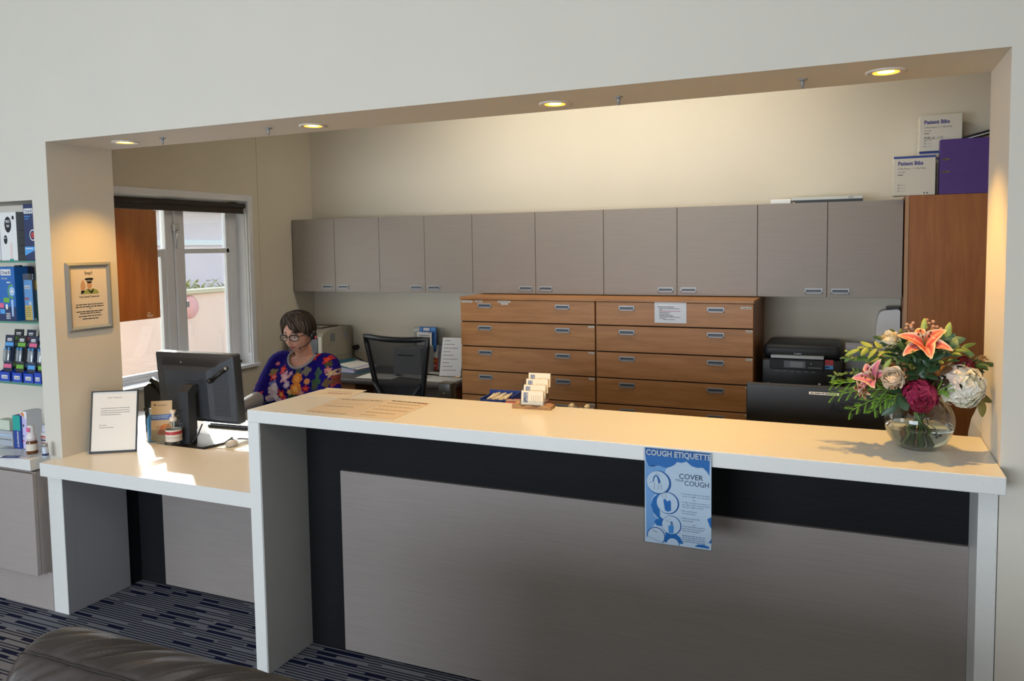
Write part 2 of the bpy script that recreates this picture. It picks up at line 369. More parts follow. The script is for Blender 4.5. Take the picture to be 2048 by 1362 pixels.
# ---------------------------------------------------------------- outside the office window
lav = mat('lavender_render', '#ead3cb', .9, var=.05, vs=2)
pinkw = mat('pink_render', '#efccb8', .9, var=.06, vs=1.5)
struct('ground_outside', MB().box(-12, -3, -.35, XW - .2, 12, -.3, mat('paving', '#b9aea4', .9, var=.1)))
hs = thing('neighbouring_house', 'pale rendered house with blue roof seen through the office window', 'house', (-4.6, 5, -.3))
MB().box(-3, -5, 0, 0, 5, 2.62, lav).build('wall', hs)
MB().box(-.02, -5, 2.06, .03, 5, 2.14, mat('cream_band', '#efe7da', .8), .01).build('wall_band', hs)
MB().prism([(0, 0), (.35, 0), (.35, .08), (-3, 2.2), (-3, 2.0)], -5, 5, mat('blue_roof_sheet', '#5f6f8c', .5), TR(0, 0, 2.6) @ Matrix.Rotation(pi / 2, 4, 'X')).build('roof', hs)
fz = at(420, 585, x=-2.7).z
fe = thing('boundary_fence', 'pink rendered boundary wall just outside the office window', 'wall', (-2.7, 4, -.3))
MB().box(-.12, -3.4, 0, 0, 3, fz + .3, pinkw, .01).build('wall_face', fe)
MB().box(-.16, -3.4, fz + .3, .04, 3, fz + .345, mat('fence_cap', '#cdbd9c', .9), .008).build('coping', fe)
hm = MB(); rn = random.Random(3); leafy = mat('hedge_leaf', '#a8a860', .8, var=.3, vs=30)
for k in range(1400):
    p = Vector((-3.02 + rn.uniform(-.12, .12), rn.uniform(.8, 6.6), fz + .06 + rn.uniform(-.14, .05))); a = rn.uniform(0, 6.3); q = rn.uniform(.02, .05)
    M_ = TR(*p) @ Matrix.Rotation(a, 4, 'Z') @ Matrix.Rotation(rn.uniform(-1, 1), 4, 'X')
    hm.add([(0, -q, 0), (q * .5, 0, q * .2), (0, q, 0), (-q * .5, 0, q * .2)], [(0, 1, 2, 3)], leafy, M_)
tag(one(hm, 'hedge', 'low clipped hedge behind the pink boundary wall', 'hedge'), kind='stuff')
pd = at(384, 614, x=-2.66)
o = MB(); o.lathe([(.001, 0), (.10, .0), (.115, .012), (.10, .03), (.001, .035)], mat('pink_plaque', '#e3a39b', .7), 32, Matrix.Rotation(pi / 2, 4, 'Y'))
one(o, 'wall_plaque', 'round pink plaque on the boundary wall beyond the window', 'plaque', (-2.7, pd.y, pd.z))

# ================================================================ reception counter
YC = -.113; XCL = 1.228; ZC = 1.066; ZCB = 1.017; YCB = .355
c = thing('reception_counter', 'tall white quartz reception counter with grey and charcoal front', 'counter', (XCL, YC, 0))
def L_(mb, name, par, ox, oy, oz=0): return mb.build(name, par, TR(-ox, -oy, -oz))
L_(MB().box(XCL, YC, ZCB, XR - .001, YCB, ZC, quartz, .003), 'countertop', c, XCL, YC)
L_(MB().box(XCL, YC, 0, XCL + .055, YCB, ZCB, quartz, .003), 'end_leg', c, XCL, YC)
L_(MB().box(XR - .05, -.002, 0, XR - .002, YCB, ZCB, quartz, .002), 'end_leg', c, XCL, YC)
YP = .17
L_(MB().box(XCL + .055, YC + .004, 0, XCL + .058, YP - .001, ZCB - .001, mat('painted_leg_shade', '#b4b4b1', .45)), 'side_panel', c, XCL, YC)  # added thin sheet: its grey paints shade onto the quartz leg's inner face
L_(MB().box(XCL + .055, YP, 0, XR - .05, YP + .03, ZCB, darklam), 'backing_panel', c, XCL, YC)
L_(MB().box(1.466, YP - .018, .012, XR - .05, YP, .776, greige2, .002), 'front_panel', c, XCL, YC)
# transaction desk, lower
YD = -.10; ZD = .728; ZDB = .667
d = thing('transaction_desk', 'low white quartz transaction desk left of the tall counter', 'desk', (0, YD, 0))
L_(MB().prism([(-.02, YD), (XCL - .001, YD), (XCL - .001, YCB), (.001, YCB), (.001, -.001), (-.02, -.001)], ZDB, ZD, quartz), 'desktop', d, 0, YD)
L_(MB().box(-.04, -.052, 0, .056, -.003, ZDB, quartz, .001), 'end_leg', d, 0, YD)
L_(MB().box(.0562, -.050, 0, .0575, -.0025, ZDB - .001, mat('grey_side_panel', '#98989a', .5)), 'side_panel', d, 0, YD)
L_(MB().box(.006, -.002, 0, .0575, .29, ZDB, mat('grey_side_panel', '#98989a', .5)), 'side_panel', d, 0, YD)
L_(MB().box(.02, .29, 0, .05, .366, ZDB, darklam).box(.05, .366, 0, XCL - .002, .39, ZDB, darklam), 'backing_panel', d, 0, YD)
L_(MB().box(.235, .349, .012, XCL - .004, .366, ZDB - .10, greige2, .002), 'front_panel', d, 0, YD)
# staff desk behind both
ZS = .70
s = thing('staff_desk', 'white staff worktop behind the reception counter', 'desk', (2, .4, 0))
L_(MB().box(XW + .002, .392, ZS - .03, 4.4, 1.02, ZS, mat('desk_white_laminate', '#dcdcda', .45), .003), 'worktop', s, 2, .4)
for x in (-.70, 1.30, 2.95, 4.3): L_(MB().box(x, .42, 0, x + .03, .98, ZS - .03, carcass), 'support_panel', s, 2, .4)
hu = thing('desk_hutch', 'low grey shelf unit on the staff desk behind the counter', 'shelf unit', (1.5, .42, ZS))
L_(MB().box(1.40, .40, .95, 2.45, .705, .975, greige), 'top_shelf', hu, 1.5, .42, ZS)
for x in (1.40, 1.95, 2.425): L_(MB().box(x, .40, ZS, x + .025, .70, .95, greige), 'side_panel', hu, 1.5, .42, ZS)

# ================================================================ wall cupboards over the bench
CX_ = [-.757, -.35, .064, .462, .859, 1.351, 1.847, 2.342, 2.843, 3.248, 3.657]; YK = 2.63; K0, K1 = 1.354, 1.926
def pull(par, x, z, y, w=.1, h=.03):
    p = MB(); M_ = XZ(x, y, z)
    p.box(-w / 2, -h / 2, 0, w / 2, -h / 2 + .005, .004, steel, 0, M_); p.box(-w / 2, h / 2 - .008, 0, w / 2, h / 2, .005, steel, 0, M_)
    p.box(-w / 2, -h / 2, 0, -w / 2 + .006, h / 2, .004, steel, 0, M_); p.box(w / 2 - .006, -h / 2, 0, w / 2, h / 2, .004, steel, 0, M_)
    p.rect(-w / 2 + .006, -h / 2 + .005, w / 2 - .006, h / 2 - .008, slotgrey, M_, .0006)
    p.poly([(-w / 2 + .006, 0, .0008), (w / 2 - .006, 0, .0008), (w / 2 - .006, h / 2 - .008, .0008), (-w / 2 + .006, h / 2 - .008, .0008)], black, M_)
    return p
wl = ['over the window end of the bench', 'second from the window', 'over the left drawer unit', 'over the right drawer unit', 'beside the tall wooden cupboard']
for i in range(5):
    x0, xm, x1 = CX_[2 * i], CX_[2 * i + 1], CX_[2 * i + 2]
    k = thing('wall_cabinet', 'two-door greige wall cupboard ' + wl[i], 'cupboard', (x0, YK, K0), 0, 'greige wall cupboards in a row')
    L_(MB().box(x0 + .001, YK + .019, K0, x1 - .001, YB - .001, K1, carcass), 'carcass', k, x0, YK, K0)
    for a, b_, sgn in ((x0, xm, 1), (xm, x1, -1)):
        dr = L_(MB().box(a + .0015, YK, K0 - .001, b_ - .0015, YK + .018, K1 + .001, greige, .0015), 'door', k, x0, YK, K0)
        hx = b_ - .075 if sgn > 0 else a + .075
        pull(dr, hx, 1.392, YK).build('handle', dr, TR(-x0, -YK, -K0))
# ================================================================ drawer units
YDR = 2.33; DZ = 1.348
zs = [1.331, 1.178, 1.009, .840, .672, .504, .336, .168]
label_w = mat('label_white', '#e2ddd2', .7)
for u, (x0, x1, side) in enumerate(((.908, 1.879, 'left'), (1.883, 2.858, 'right'))):
    k = thing('drawer_unit', 'tall cherry wood filing drawer unit, %s one of the pair' % side, 'drawers', (x0, YDR, 0), 0, 'cherry filing drawer units')
    c_ = MB().box(x0, YDR + .02, .07, x1, YB - .001, DZ - .02, cherry_v); c_.box(x0, YDR + .06, 0, x1, YB - .01, .07, gap_dark)
    c_.box(x0 + .004, YDR + .018, .1, x1 - .004, YDR + .0205, DZ - .03, gap_dark)
    L_(c_, 'carcass', k, x0, YDR); L_(MB().box(x0 - .002, YDR - .004, DZ - .018, x1 + .002, YB - .001, DZ, cherry, .002), 'top', k, x0, YDR)
    for j in range(7):
        zt, zb = zs[j] - .004, zs[j + 1] + .004
        dr = L_(MB().box(x0 + .003, YDR, zb, x1 - .003, YDR + .018, zt, cherry, .0015), 'drawer', k, x0, YDR)
        hs_ = (1.095, 1.657) if u == 0 else (2.087, 2.637)
        for hx in hs_: pull(dr, hx, zt - .037, YDR).build('handle', dr, TR(-x0, -YDR, 0))
        def strip(xa, za, w_, h_=.013):
            lb = MB(); M_ = XZ(0, YDR - .0006, 0); lb.rect(xa, za, xa + w_, za + h_, label_w, M_); lb.lines(xa + .004, za + .004, w_ - .008, .004, ink, M_, .0003, seed=j); lb.build('label_strip', dr, TR(-x0, -YDR, 0))
        if j == 0 and u == 0: strip(x0 + .01, zt - .018, .085); strip(x0 + .115, zt - .014, .055, .011); strip(x0 + .285, zt - .016, .095); strip(x0 + .31, zt - .030, .05)
        elif j == 0: strip(x1 - .075, zt - .03, .06)
        else: strip(x1 - .045, zt - .016, .038)
n_ = MB(); M_ = XZ(2.265, YDR - .0015, 1.203)
n_.rect(0, 0, .197, .136, paper2, M_); n_.rect(.02, .105, .16, .112, white, M_, .0004); n_.lines(.02, .097, .1, .004, ink, M_, .0004)
for q, (xx, ww, mm) in enumerate(((.03, .125, inkd), (.03, .02, ink), (.027, .135, redp), (.03, .07, ink), (.03, .055, ink), (.03, .075, ink), (.03, .09, inkd), (.03, .13, ink), (.033, .035, ink), (.055, .07, ink))): n_.lines(xx, .087 - q * .0075, ww, .003, mm, M_, .0004, seed=q)
one(n_, 'notice', 'laminated white notice stuck to the right drawer unit', 'notice')
# ================================================================ tall cupboard
tc_ = thing('tall_cupboard', 'tall cherry wood cupboard at the right end of the back wall', 'cupboard', (3.66, 2.545, 0))
L_(MB().box(3.662, 2.565, .06, 4.5, YB - .001, 1.944, cherry_v).box(3.68, 2.6, 0, 4.5, YB - .01, .06, gap_dark), 'carcass', tc_, 3.66, 2.545)
L_(MB().box(3.682, 2.545, .065, 4.09, 2.563, 1.944, cherry_d, .002), 'door', tc_, 3.66, 2.545)
L_(MB().box(4.094, 2.545, .065, 4.5, 2.563, 1.944, cherry_d, .002), 'door', tc_, 3.66, 2.545)
L_(MB().box(3.662, 2.545, .06, 3.680, 2.565, 1.944, mat('cherry_edge', '#b0865f', .5)), 'edge_strip', tc_, 3.66, 2.545)
# wall cupboard of cherry wood behind the left jamb
hc = thing('side_cabinet', 'cherry wood wall cupboard hung behind the left jamb by the window', 'cupboard', (-.03, T, 1.333))
L_(MB().box(XW + .002, T + .001, 1.333, -.03, .614, 1.911, cherry_d, .001), 'carcass', hc, -.03, T, 1.333)
L_(MB().box(XW + .004, .615, 1.335, -.40, .633, 1.909, cherry_d), 'door', hc, -.03, T, 1.333); L_(MB().box(-.398, .615, 1.335, -.032, .633, 1.909, cherry_d), 'door', hc, -.03, T, 1.333)
q = MB(); M_ = YZ(-.0296, .545, 1.345); q.ring(.012, .014, .007, .010, label_w, M_, n=14); q.lines(0, .004, .04, .003, label_w, M_); q.lines(.004, -.002, .03, .003, label_w, M_); L_(q, 'sticker', hc, -.03, T, 1.333)
# ================================================================ back benches
bench_top = mat('grey_bench_laminate', '#5c5652', .4, var=.1, vs=30)
ZB = .74
b1 = thing('back_bench', 'dark grey laminate bench along the back wall under the cupboards', 'bench', (0, 2.27, 0))
L_(MB().box(XW + .002, 2.27, ZB - .04, .86, YB - .001, ZB, bench_top, .012, None, 3), 'worktop', b1, 0, 2.27)
L_(MB().box(-.30, 2.33, .05, .02, YB - .01, ZB - .04, cherry_v), 'pedestal', b1, 0, 2.27)
L_(MB().box(.80, 2.33, 0, .825, YB - .01, ZB - .04, cherry_v), 'end_panel', b1, 0, 2.27); L_(MB().box(XW + .004, 2.33, 0, XW + .03, YB - .01, ZB - .04, cherry_v), 'end_panel', b1, 0, 2.27)
b2 = thing('back_bench', 'dark grey laminate bench between the drawer unit and tall cupboard', 'bench', (3, 2.3, 0))
L_(MB().box(2.863, 2.27, ZB - .04, 3.659, YB - .001, ZB, bench_top, .012, None, 3), 'worktop', b2, 3, 2.3)
L_(MB().box(2.87, 2.35, 0, 2.89, YB - .01, ZB - .04, cherry_v), 'end_panel', b2, 3, 2.3); L_(MB().box(3.63, 2.35, 0, 3.65, YB - .01, ZB - .04, cherry_v), 'end_panel', b2, 3, 2.3)
# ================================================================ soffit fittings
lampglow = mat('lamp_glow', '#ffd08a', .5, emit=14, ecol='#ffb84e')
lampwarm = mat('lamp_reflector', '#e8b860', .25, metal=.4, emit=2.0, ecol='#ffae3c')
cool_trim = mat('downlight_trim', '#d9d3c8', .35)
for i, (x, y, pw, nm) in enumerate(((.294, .181, 25, 'nearest the left jamb'), (1.348, .200, 13, 'above the left end of the counter'), (2.408, .206, 40, 'above the card holder'), (3.48, .181, 38, 'above the flower vase'))):
    k = thing('downlight', 'recessed warm downlight in the soffit ' + nm, 'light', (x, y, ZT), 0, 'recessed downlights in the soffit')
    MB().lathe([(.036, -.001), (.05, -.006), (.058, -.003), (.058, 0)], cool_trim, 32, cap=False).build('trim_ring', k)
    MB().lathe([(.037, -.004), (.030, -.0015), (.024, -.001)], lampwarm, 28, cap=False).build('reflector', k)
    MB().lathe([(.001, -.0025), (.024, -.002)], lampglow, 24, cap=False).build('bulb', k)
    l = lamp('downlight_beam', 'SPOT', (0, 0, -.02), pw, (1, .53, .10), k, spot_size=R(96), spot_blend=.75, shadow_soft_size=.012); aim(l, (0, 0, -1))
for i, (p, nm) in enumerate((((.542, .169), 'nearest the left jamb'), ((1.146, .166), 'left of the second downlight'), ((2.649, .185), 'right of the third downlight'), ((3.244, .177), 'left of the rightmost downlight'))):
    k = thing('soffit_stud', 'small steel threaded stud under the soffit ' + nm, 'stud', (p[0], p[1], ZT), 0, 'steel studs under the soffit')
    MB().lathe([(.014, 0), (.014, -.003), (.006, -.005)], steel, 18).build('washer', k)
    MB().lathe([(.0055, -.004), (.0055, -.018), (.0042, -.019), (.0042, -.029), (.001, -.030)], steel, 14).build('pin', k)
# ================================================================ niche with shelves and products
nb = MB(); nb.prism([(NX0 + .001, -.1), (-.085, -.1), (-.085, -.001), (NX1 - .001, -.001), (NX1 - .001, ND - .001), (NX0 + .001, ND - .001)], .683, .735, quartz)
one(nb, 'niche_worktop', 'short white quartz worktop under the shelf niche', 'worktop')
nc = thing('niche_cupboard', 'greige base cupboard under the shelf niche', 'cupboard', (NX0, -.1, 0))
L_(MB().box(NX0, -.08, .185, -.075, -.001, .672, mat('pale_greige_laminate', '#a39a95', .45, var=.04, vs=7, stretch=(.6, 6, 22))), 'carcass', nc, NX0, -.1)
L_(MB().box(NX0, -.1, .183, -.075, -.081, .668, mat('pale_greige_laminate', '#a39a95'), .0015), 'door', nc, NX0, -.1)
L_(MB().box(NX0, -.05, 0, -.045, -.001, .184, mat('pale_greige_laminate', '#a39a95', .45, var=.04, vs=7, stretch=(.6, 6, 22))), 'plinth', nc, NX0, -.1)
shelf_glass = mat('shelf_glass_edge', '#4f8f7c', .1)
for i, (z, nm) in enumerate(((1.647, 'top'), (1.356, 'middle'), (1.059, 'bottom'))):
    k = thing('glass_shelf', 'clear glass shelf in the niche, %s of the three' % nm, 'shelf', (NX0, .004, z), 0, 'glass shelves in the niche')
    MB().box(.001, .003, 0, NX1 - NX0 - .001, ND - .006, .008, thin_glass('shelf_glass', '#e6f3ee', .06) if 'shelf_glass' not in MATS else MATS['shelf_glass']).build('pane', k)
    MB().box(.001, 0, 0, NX1 - NX0 - .001, .003, .008, shelf_glass).build('front_edge', k)
SH = [1.655, 1.364, 1.067, .735]
def carton(name, label, cat, x0, x1, y0, y1, z, h, base, group=None, side=None):
    """a carton standing on a shelf; returns (root, drawing matrix of its front face)"""
    t = thing(name, label, cat, (x0, y0, z), 0, group)
    b = MB().box(0, 0, 0, x1 - x0, y1 - y0, h, base, .002)
    if side: b.rect(0, 0, y1 - y0, h, side, YZ(x1 - x0 + .0004, 0, 0))
    b.build('carton', t); return t, XZ(0, -.0006, 0)
def px2x(px, y): return at(px, 600, y=y).x
def logo(mb, M, x, y, w, h, txt='Oral-B', c=None, base=None):
    mb.prism([(x, y), (x + w, y), (x + w * 1.02, y + h * .5), (x + w, y + h), (x, y + h), (x - w * .02, y + h * .5)], 0, .0003, base or white, M)
    mb.text(txt, h * .8, c or navy, M, x + w * .06, y + h * .2, .0005, bold=.02, width=w * .88)
brush_white = white
# top shelf
z = SH[0]
xa, xb = px2x(8, .03), px2x(41, .03)
t, M_ = carton('toothbrush_box', 'tall white toothbrush box with a black oval badge on the top glass shelf', 'box', xa, xb, .03, .11, z, .195, white, None, greyp)
w_ = xb - xa; p = MB(); p.disc(w_ * .5, .145, .024, inkd, M_, ry=.032); p.disc(w_ * .82, .172, .008, inkd, M_, .0002); p.text('PRO', .016, white, M_, w_ * .5, .152, .0003, 'CENTER', .02); p.text('500', .014, white, M_, w_ * .5, .135, .0003, 'CENTER', .02)
p.disc(w_ * .32, .085, .013, inkd, M_, ry=.018); p.lines(w_ * .22, .09, .02, .003, white, M_, .0003); p.rect(w_ * .56, .005, w_ * .68, .07, mat('pale_pink', '#e9cfca', .5), M_); p.rect(w_ * .52, 0, w_ * .75, .008, teal, M_)
S_ = YZ(w_ + .0008, 0, 0)
for q in range(4): p.lines(.01, .03 + .03 * q, .06, .002, ink, S_)
p.disc(.06, .155, .010, inkd, S_, ry=.018); p.build('print', t)
xa2, xb2 = px2x(-16, .05), px2x(7, .05)
t, M_ = carton('toothbrush_box', 'pale grey toothbrush box behind the white one with the oval badge', 'box', xa2, xb2, .05, .11, z, .13, mat('pale_grey_card', '#d5d7dc', .5))
MB().lines(.03, .115, .05, .006, inkd, M_).rect(.035, .01, .045, .09, white, M_).rect(.055, .01, .065, .09, white, M_).lines(.03, .04, .05, .003, ink, M_).build('print', t)
t, M_ = carton('box', 'small maroon box at the back of the top glass shelf', 'box', xa2 - .03, xb2 - .002, .13, .2, z, .175, mat('maroon_card', '#8a4a58', .5))
xa, xb = px2x(56, .02), px2x(73, .02)
t, M_ = carton('toothbrush_box', 'dark blue toothbrush box at the right end of the top glass shelf', 'box', xa, min(xa + .085, NX1 - .003), .02, .10, z, .222, navy)
p = MB(); logo(p, M_, .006, .185, .06, .02); p.lines(.008, .172, .04, .004, skyb, M_); p.lines(.008, .163, .03, .003, skyb, M_); p.ring(.06, .1, .018, .022, white, M_); p.disc(.06, .1, .012, redp, M_); p.poly([(0, .02), (.085, .045), (.085, .055), (0, .055)], skyb, M_); p.lines(.006, .046, .05, .004, white, M_, .0003); p.build('print', t)
# middle shelf
z = SH[1]
xa, xb = px2x(-8, .02), px2x(31, .02)
t, M_ = carton('toothbrush_box', 'large blue electric toothbrush box with green ring on the middle shelf', 'box', xa, xb, .02, .09, z, .228, blue)
w_ = xb - xa; p = MB(); p.rect(0, 0, w_, .06, navy, M_); logo(p, M_, w_ * .33, .192, w_ * .5, .026); p.text('PRO 500', .011, white, M_, w_ * .36, .175, .0003); p.lines(w_ * .6, .160, .03, .005, white, M_)
p.ring(w_ * .85, .125, .024, .030, green, M_, .0003, a0=pi * .4, a1=pi * 1.6); p.disc(w_ * .85, .125, .022, skyb, M_, .0002); p.disc(w_ * .85, .125, .008, white, M_, .0004)
for q in range(8): p.disc(w_ * .85 + .014 * math.cos(q * .785), .125 + .014 * math.sin(q * .785), .004, white, M_, .0004, 8)
p.prism([(w_ * .80, .02), (w_ * .88, .02), (w_ * .9, .09), (w_ * .78, .09)], 0, .0004, paleb, M_); p.rect(w_ * .4, .078, w_ * .7, .098, green, M_, .0003); p.rect(w_ * .2, .055, w_ * .4, .075, pink, M_, .0003); p.disc(w_ * .55, .06, .009, white, M_, .0004, ry=.012); p.rect(w_ * .2, .03, w_ * .45, .05, skyb, M_, .0003)
for q in range(4): p.lines(w_ * .5, .03 - q * .007, .03, .0035, white, M_, .0004, q)
p.build('print', t)
xa, xb = px2x(32, .06), px2x(46, .06)
t, M_ = carton('toothpaste_box', 'slim navy and green box behind the clear tube on the middle shelf', 'box', xa, xb, .06, .12, z, .228, navy)
w_ = xb - xa; p = MB(); p.rect(0, 0, w_, .125, dgreen, M_); p.lines(.004, .205, w_ * .8, .008, white, M_)
for q in range(3): p.lines(.008, .19 - q * .01, w_ * .6, .003, greyp, M_, .0003, q)
p.lines(.01, .16, w_ * .6, .004, white, M_, .0003); p.lines(.01, .03, w_ * .4, .012, paleb, M_, .0003); p.build('print', t)
xa, xb = px2x(47, .04), px2x(66, .04)
t = thing('brush_head_pack', 'clear pack with blue and yellow insert on the middle shelf', 'pack', (xa, .04, z)); w_ = xb - xa
MB().box(0, 0, 0, w_, .05, .20, acrylic, .004).build('clear_case', t)
M_ = XZ(0, .004, 0); p = MB(); p.rect(.004, .005, w_ - .006, .172, skyb, M_); p.rect(.004, .005, w_ * .8, .066, yellow, M_, .0003); logo(p, M_, .006, .135, w_ * .6, .014); p.rect(.006, .09, w_ * .5, .098, redp, M_, .0003)
for q in range(5): p.lines(.010, .053 - q * .009, w_ * .5, .003, ink, M_, .0005, q)
p.disc(w_ * .62, .075, .008, white, M_, .0005); p.build('insert_card', t)
xa = px2x(68, .06)
t, M_ = carton('box', 'teal and cream box half hidden by the niche edge on the middle shelf', 'box', xa, NX1 - .003, .07, .13, z, .17, mat('teal_grey_card', '#5b8a96', .5))
MB().rect(0, .13, NX1 - .003 - xa, .17, yellow, M_).poly([(0, 0), (.03, 0), (0, .1)], dgreen, M_).build('print', t)
xa, xb = px2x(32, .16), px2x(76, .16)
for q in range(3):
    x0 = xa + q * .045
    t, M_ = carton('blister_pack', 'dark blister pack standing at the back of the middle shelf, ' + ('left one', 'centre one', 'right one')[q], 'pack', x0, x0 + .042, .16, .175, z, .232 - .004 * q, black2, 'dark packs at the back of the middle shelf')
    MB().disc(.021, .21, .005, greyp, M_).lines(.006, .195, .03, .005, paleb, M_).build('print', t)
# bottom shelf: refill packs leaning in blue trays
z = SH[2]
trays = [(-6, 15), (19, 39), (42, 62), (63, 78)]
for q, (a_, b_) in enumerate(trays):
    x0, x1 = px2x(a_, .03), min(px2x(b_, .03), NX1 - .003); w_ = x1 - x0
    nm = ('leftmost of the four', 'second from the left', 'third from the left', 'rightmost of the four')[q]
    t = thing('display_tray', 'bright blue cardboard tray on the bottom glass shelf, ' + nm, 'tray', (x0, .02, z), 0, 'blue display trays')
    h = .045 if q < 3 else .052
    b = MB(); b.box(0, 0, 0, w_, .10, .002, blue); b.box(0, 0, .002, w_, .002, h, mat('royal_blue_card', '#1844b8', .45)); b.prism([(0, 0), (.1, 0), (.1, .09), (0, h)], 0, .002, MATS['royal_blue_card'], YZ(0, 0, 0)); b.prism([(0, 0), (.1, 0), (.1, .09), (0, h)], 0, .002, MATS['royal_blue_card'], YZ(w_ - .002, 0, 0)); b.build('tray', t)
    p = MB(); logo(p, XZ(0, -.0006, 0), w_ * .22, .012, w_ * .55, .018); p.build('print', t)
    for j in range(2):
        pk = thing('refill_pack', ('front' if j == 0 else 'rear') + ' brush refill pack in the %s blue tray' % ('leftmost', 'second', 'third', 'rightmost')[q], 'pack', (x0 + .004 + .002 * j, .03 + .042 * j, z + .003), (R(-8), 0, 0), 'brush refill packs')
        ph = .185 + .02 * j; pw = w_ - .012
        MB().box(0, 0, 0, pw, .004, ph, black2 if (q + j) % 2 else mat('deep_blue_card', '#17233f', .4)).build('card', pk)
        m = MB(); Q = XZ(0, -.0006, 0); c1 = (skyb, green, pink, paleb)[(q + j) % 4]
        m.rect(.003, ph - .045, pw - .003, ph - .03, c1, Q); logo(m, Q, pw * .25, ph - .025, pw * .5, .012); m.rect(.003, .05, pw * .9, .066, (pink, green, skyb, green)[(q + j) % 4], Q); m.lines(.008, .075, pw * .6, .004, white, Q); m.build('print', pk)
        MB().box(pw * .15, -.016, .075, pw * .85, -.001, ph - .055, thin_glass('blister', '#dfe9f2', .12) if 'blister' not in MATS else MATS['blister'], .007, None, 3).build('blister', pk)
        bb = MB()
        for s_ in (-.2, .2): bb.cyl(pw * (.5 + s_), -.009, .08, .005, .045, white, 10); bb.cyl(pw * (.5 + s_), -.009, .125, .006, .01, skyb, 10)
        bb.build('brush_heads', pk)
# niche counter
z = SH[3]
def stand_box(name, label, pxa, pxb, y, zz, h, dep, base, rot=0):
    a_ = px2x(pxa, y); b_ = px2x(pxb, y); t = thing(name, label, 'box', (a_, y, zz), rot); MB().box(0, 0, 0, b_ - a_, dep, h, base, .0015).build('carton', t); return t, XZ(0, -.0006, 0), b_ - a_
t, M_, w_ = stand_box('toothpaste_box', 'teal and blue toothpaste box standing on the niche worktop', 11, 26, .02, z, .135, .035, mat('deep_blue_print', '#1d3f94', .4))
p = MB(); p.rect(0, .075, w_, .135, teal, M_); p.text('CURAPROX', .017, white, M_ @ Matrix.Translation((w_ * .72, .006, .0003)) @ Matrix.Rotation(pi / 2, 4, 'Z'), bold=.02, width=.066); p.build('print', t)
t, M_, w_ = stand_box('toothpaste_box', 'white and lilac box with orange top corner on the niche worktop', 26.5, 39, .03, z, .152, .08, mat('white_card', '#ececf0', .5), 0)
p = MB(); p.disc(w_ * .35, .135, .014, orange, M_); p.poly([(0, 0), (w_, 0), (w_, .12), (0, .145)], mat('lilac_print', '#c9c3ea', .5), M_, .0001); p.disc(w_ * .5, .095, .006, ink, M_, .0003); p.lines(.006, .03, .02, .006, pink, M_, .0003); p.lines(.006, .05, .02, .004, ink, M_, .0003); p.build('print', t)
t = thing('medicine_bottle', 'small amber bottle with white cap and label on the niche worktop', 'bottle', (px2x(48, -.01), -.012, z))
MB().lathe([(.001, 0), (.018, 0), (.019, .003), (.019, .04), (.016, .046), (.016, .05)], mat('amber_glass', '#6b3f1e', .12), 24).build('bottle', t)
MB().lathe([(.0192, .012), (.0192, .036)], mat('label_cream', '#e2d8c8', .7), 24, cap=False).build('label', t); MB().lathe([(.0165, .047), (.016, .066), (.0125, .068), (.0115, .10), (.001, .101)], mat('cap_white', '#ece4e2', .35), 24).build('cap', t)
m = MB(); m.rect(-.009, .078, .009, .094, pink, XZ(0, -.0122, 0)); m.build('print', t)
t, M_, w_ = stand_box('toothpaste_box', 'red and white toothpaste carton, lower one of two stacked at the niche edge', 67, 78, .03, z, .05, .06, redp)
MB().text('Colgate', .012, white, M_, .003, .018, .0003, bold=.02, width=w_ * .8).rect(0, .036, w_, .05, white, M_).lines(.003, .04, w_ * .8, .005, redp, M_, .0003).build('print', t)
t, M_, w_ = stand_box('toothpaste_box', 'red and white toothpaste carton, upper one of two stacked at the niche edge', 66, 78, .03, z + .0505, .04, .06, white)
MB().rect(0, .012, w_, .026, redp, M_).text('Colgate', .010, white, M_, .003, .015, .0003, bold=.02, width=w_ * .8).rect(0, .002, w_, .008, navy, M_).build('print', t)
t, M_, w_ = stand_box('box', 'pale lilac carton on top of the red toothpaste cartons', 69, 78, .035, z + .091, .036, .05, mat('lilac_card', '#c5c8dc', .5))
MB().lines(.003, .014, w_ * .8, .005, white, M_).build('print', t)
t = thing('jar', 'small clear jar with silver label at the corner of the niche worktop', 'jar', (px2x(80, -.03), -.045, z))
MB().lathe([(.001, 0), (.013, 0), (.014, .004), (.014, .05), (.011, .054)], mat('frosted_jar', '#b9c6d8', .2), 20).build('body', t); MB().lathe([(.0142, .012), (.0142, .022)], navy, 20, cap=False).build('label', t); MB().lathe([(.012, .054), (.012, .068), (.001, .069)], alu, 20).build('lid', t)
t = thing('leaflet', 'purple leaflet lying on the niche worktop', 'leaflet', (at(4, 914, z=z).x, at(4, 914, z=z).y, z + .0006), R(18))
MB().box(0, -.02, 0, .105, .022, .0012, mat('purple_print', '#4b3f86', .5)).lines(.02, .004, .05, .006, paleb, None, .0016).lines(.02, -.008, .055, .005, paleb, None, .0016).build('sheet', t)
MB().box(.09, -.012, .0012, .14, .018, .0024, white).lines(.1, 0, .03, .006, pink, None, .0028).build('label_card', t)
t, M_, w_ = stand_box('box', 'grey carton lying at the left of the niche worktop', -25, 9, .04, z, .075, .07, mat('grey_card', '#a9b0b8', .5))
MB().lines(.03, .05, .1, .006, paleb, M_).lines(.03, .03, .09, .004, ink, M_).build('print', t)
t, M_, w_ = stand_box('box', 'green and white carton on top of the grey carton in the niche', -20, 4, .05, z + .0755, .05, .05, mat('pale_green_card', '#c9d2c0', .5))
t = thing('leaflet', 'folded grey leaflet in front of the grey carton', 'leaflet', (-.43, -.02, z + .0006), R(12)); MB().box(0, 0, 0, .14, .05, .0015, mat('grey_leaflet', '#b8bcc4', .6)).lines(.03, .02, .08, .005, inkd, None, .0018).build('sheet', t)

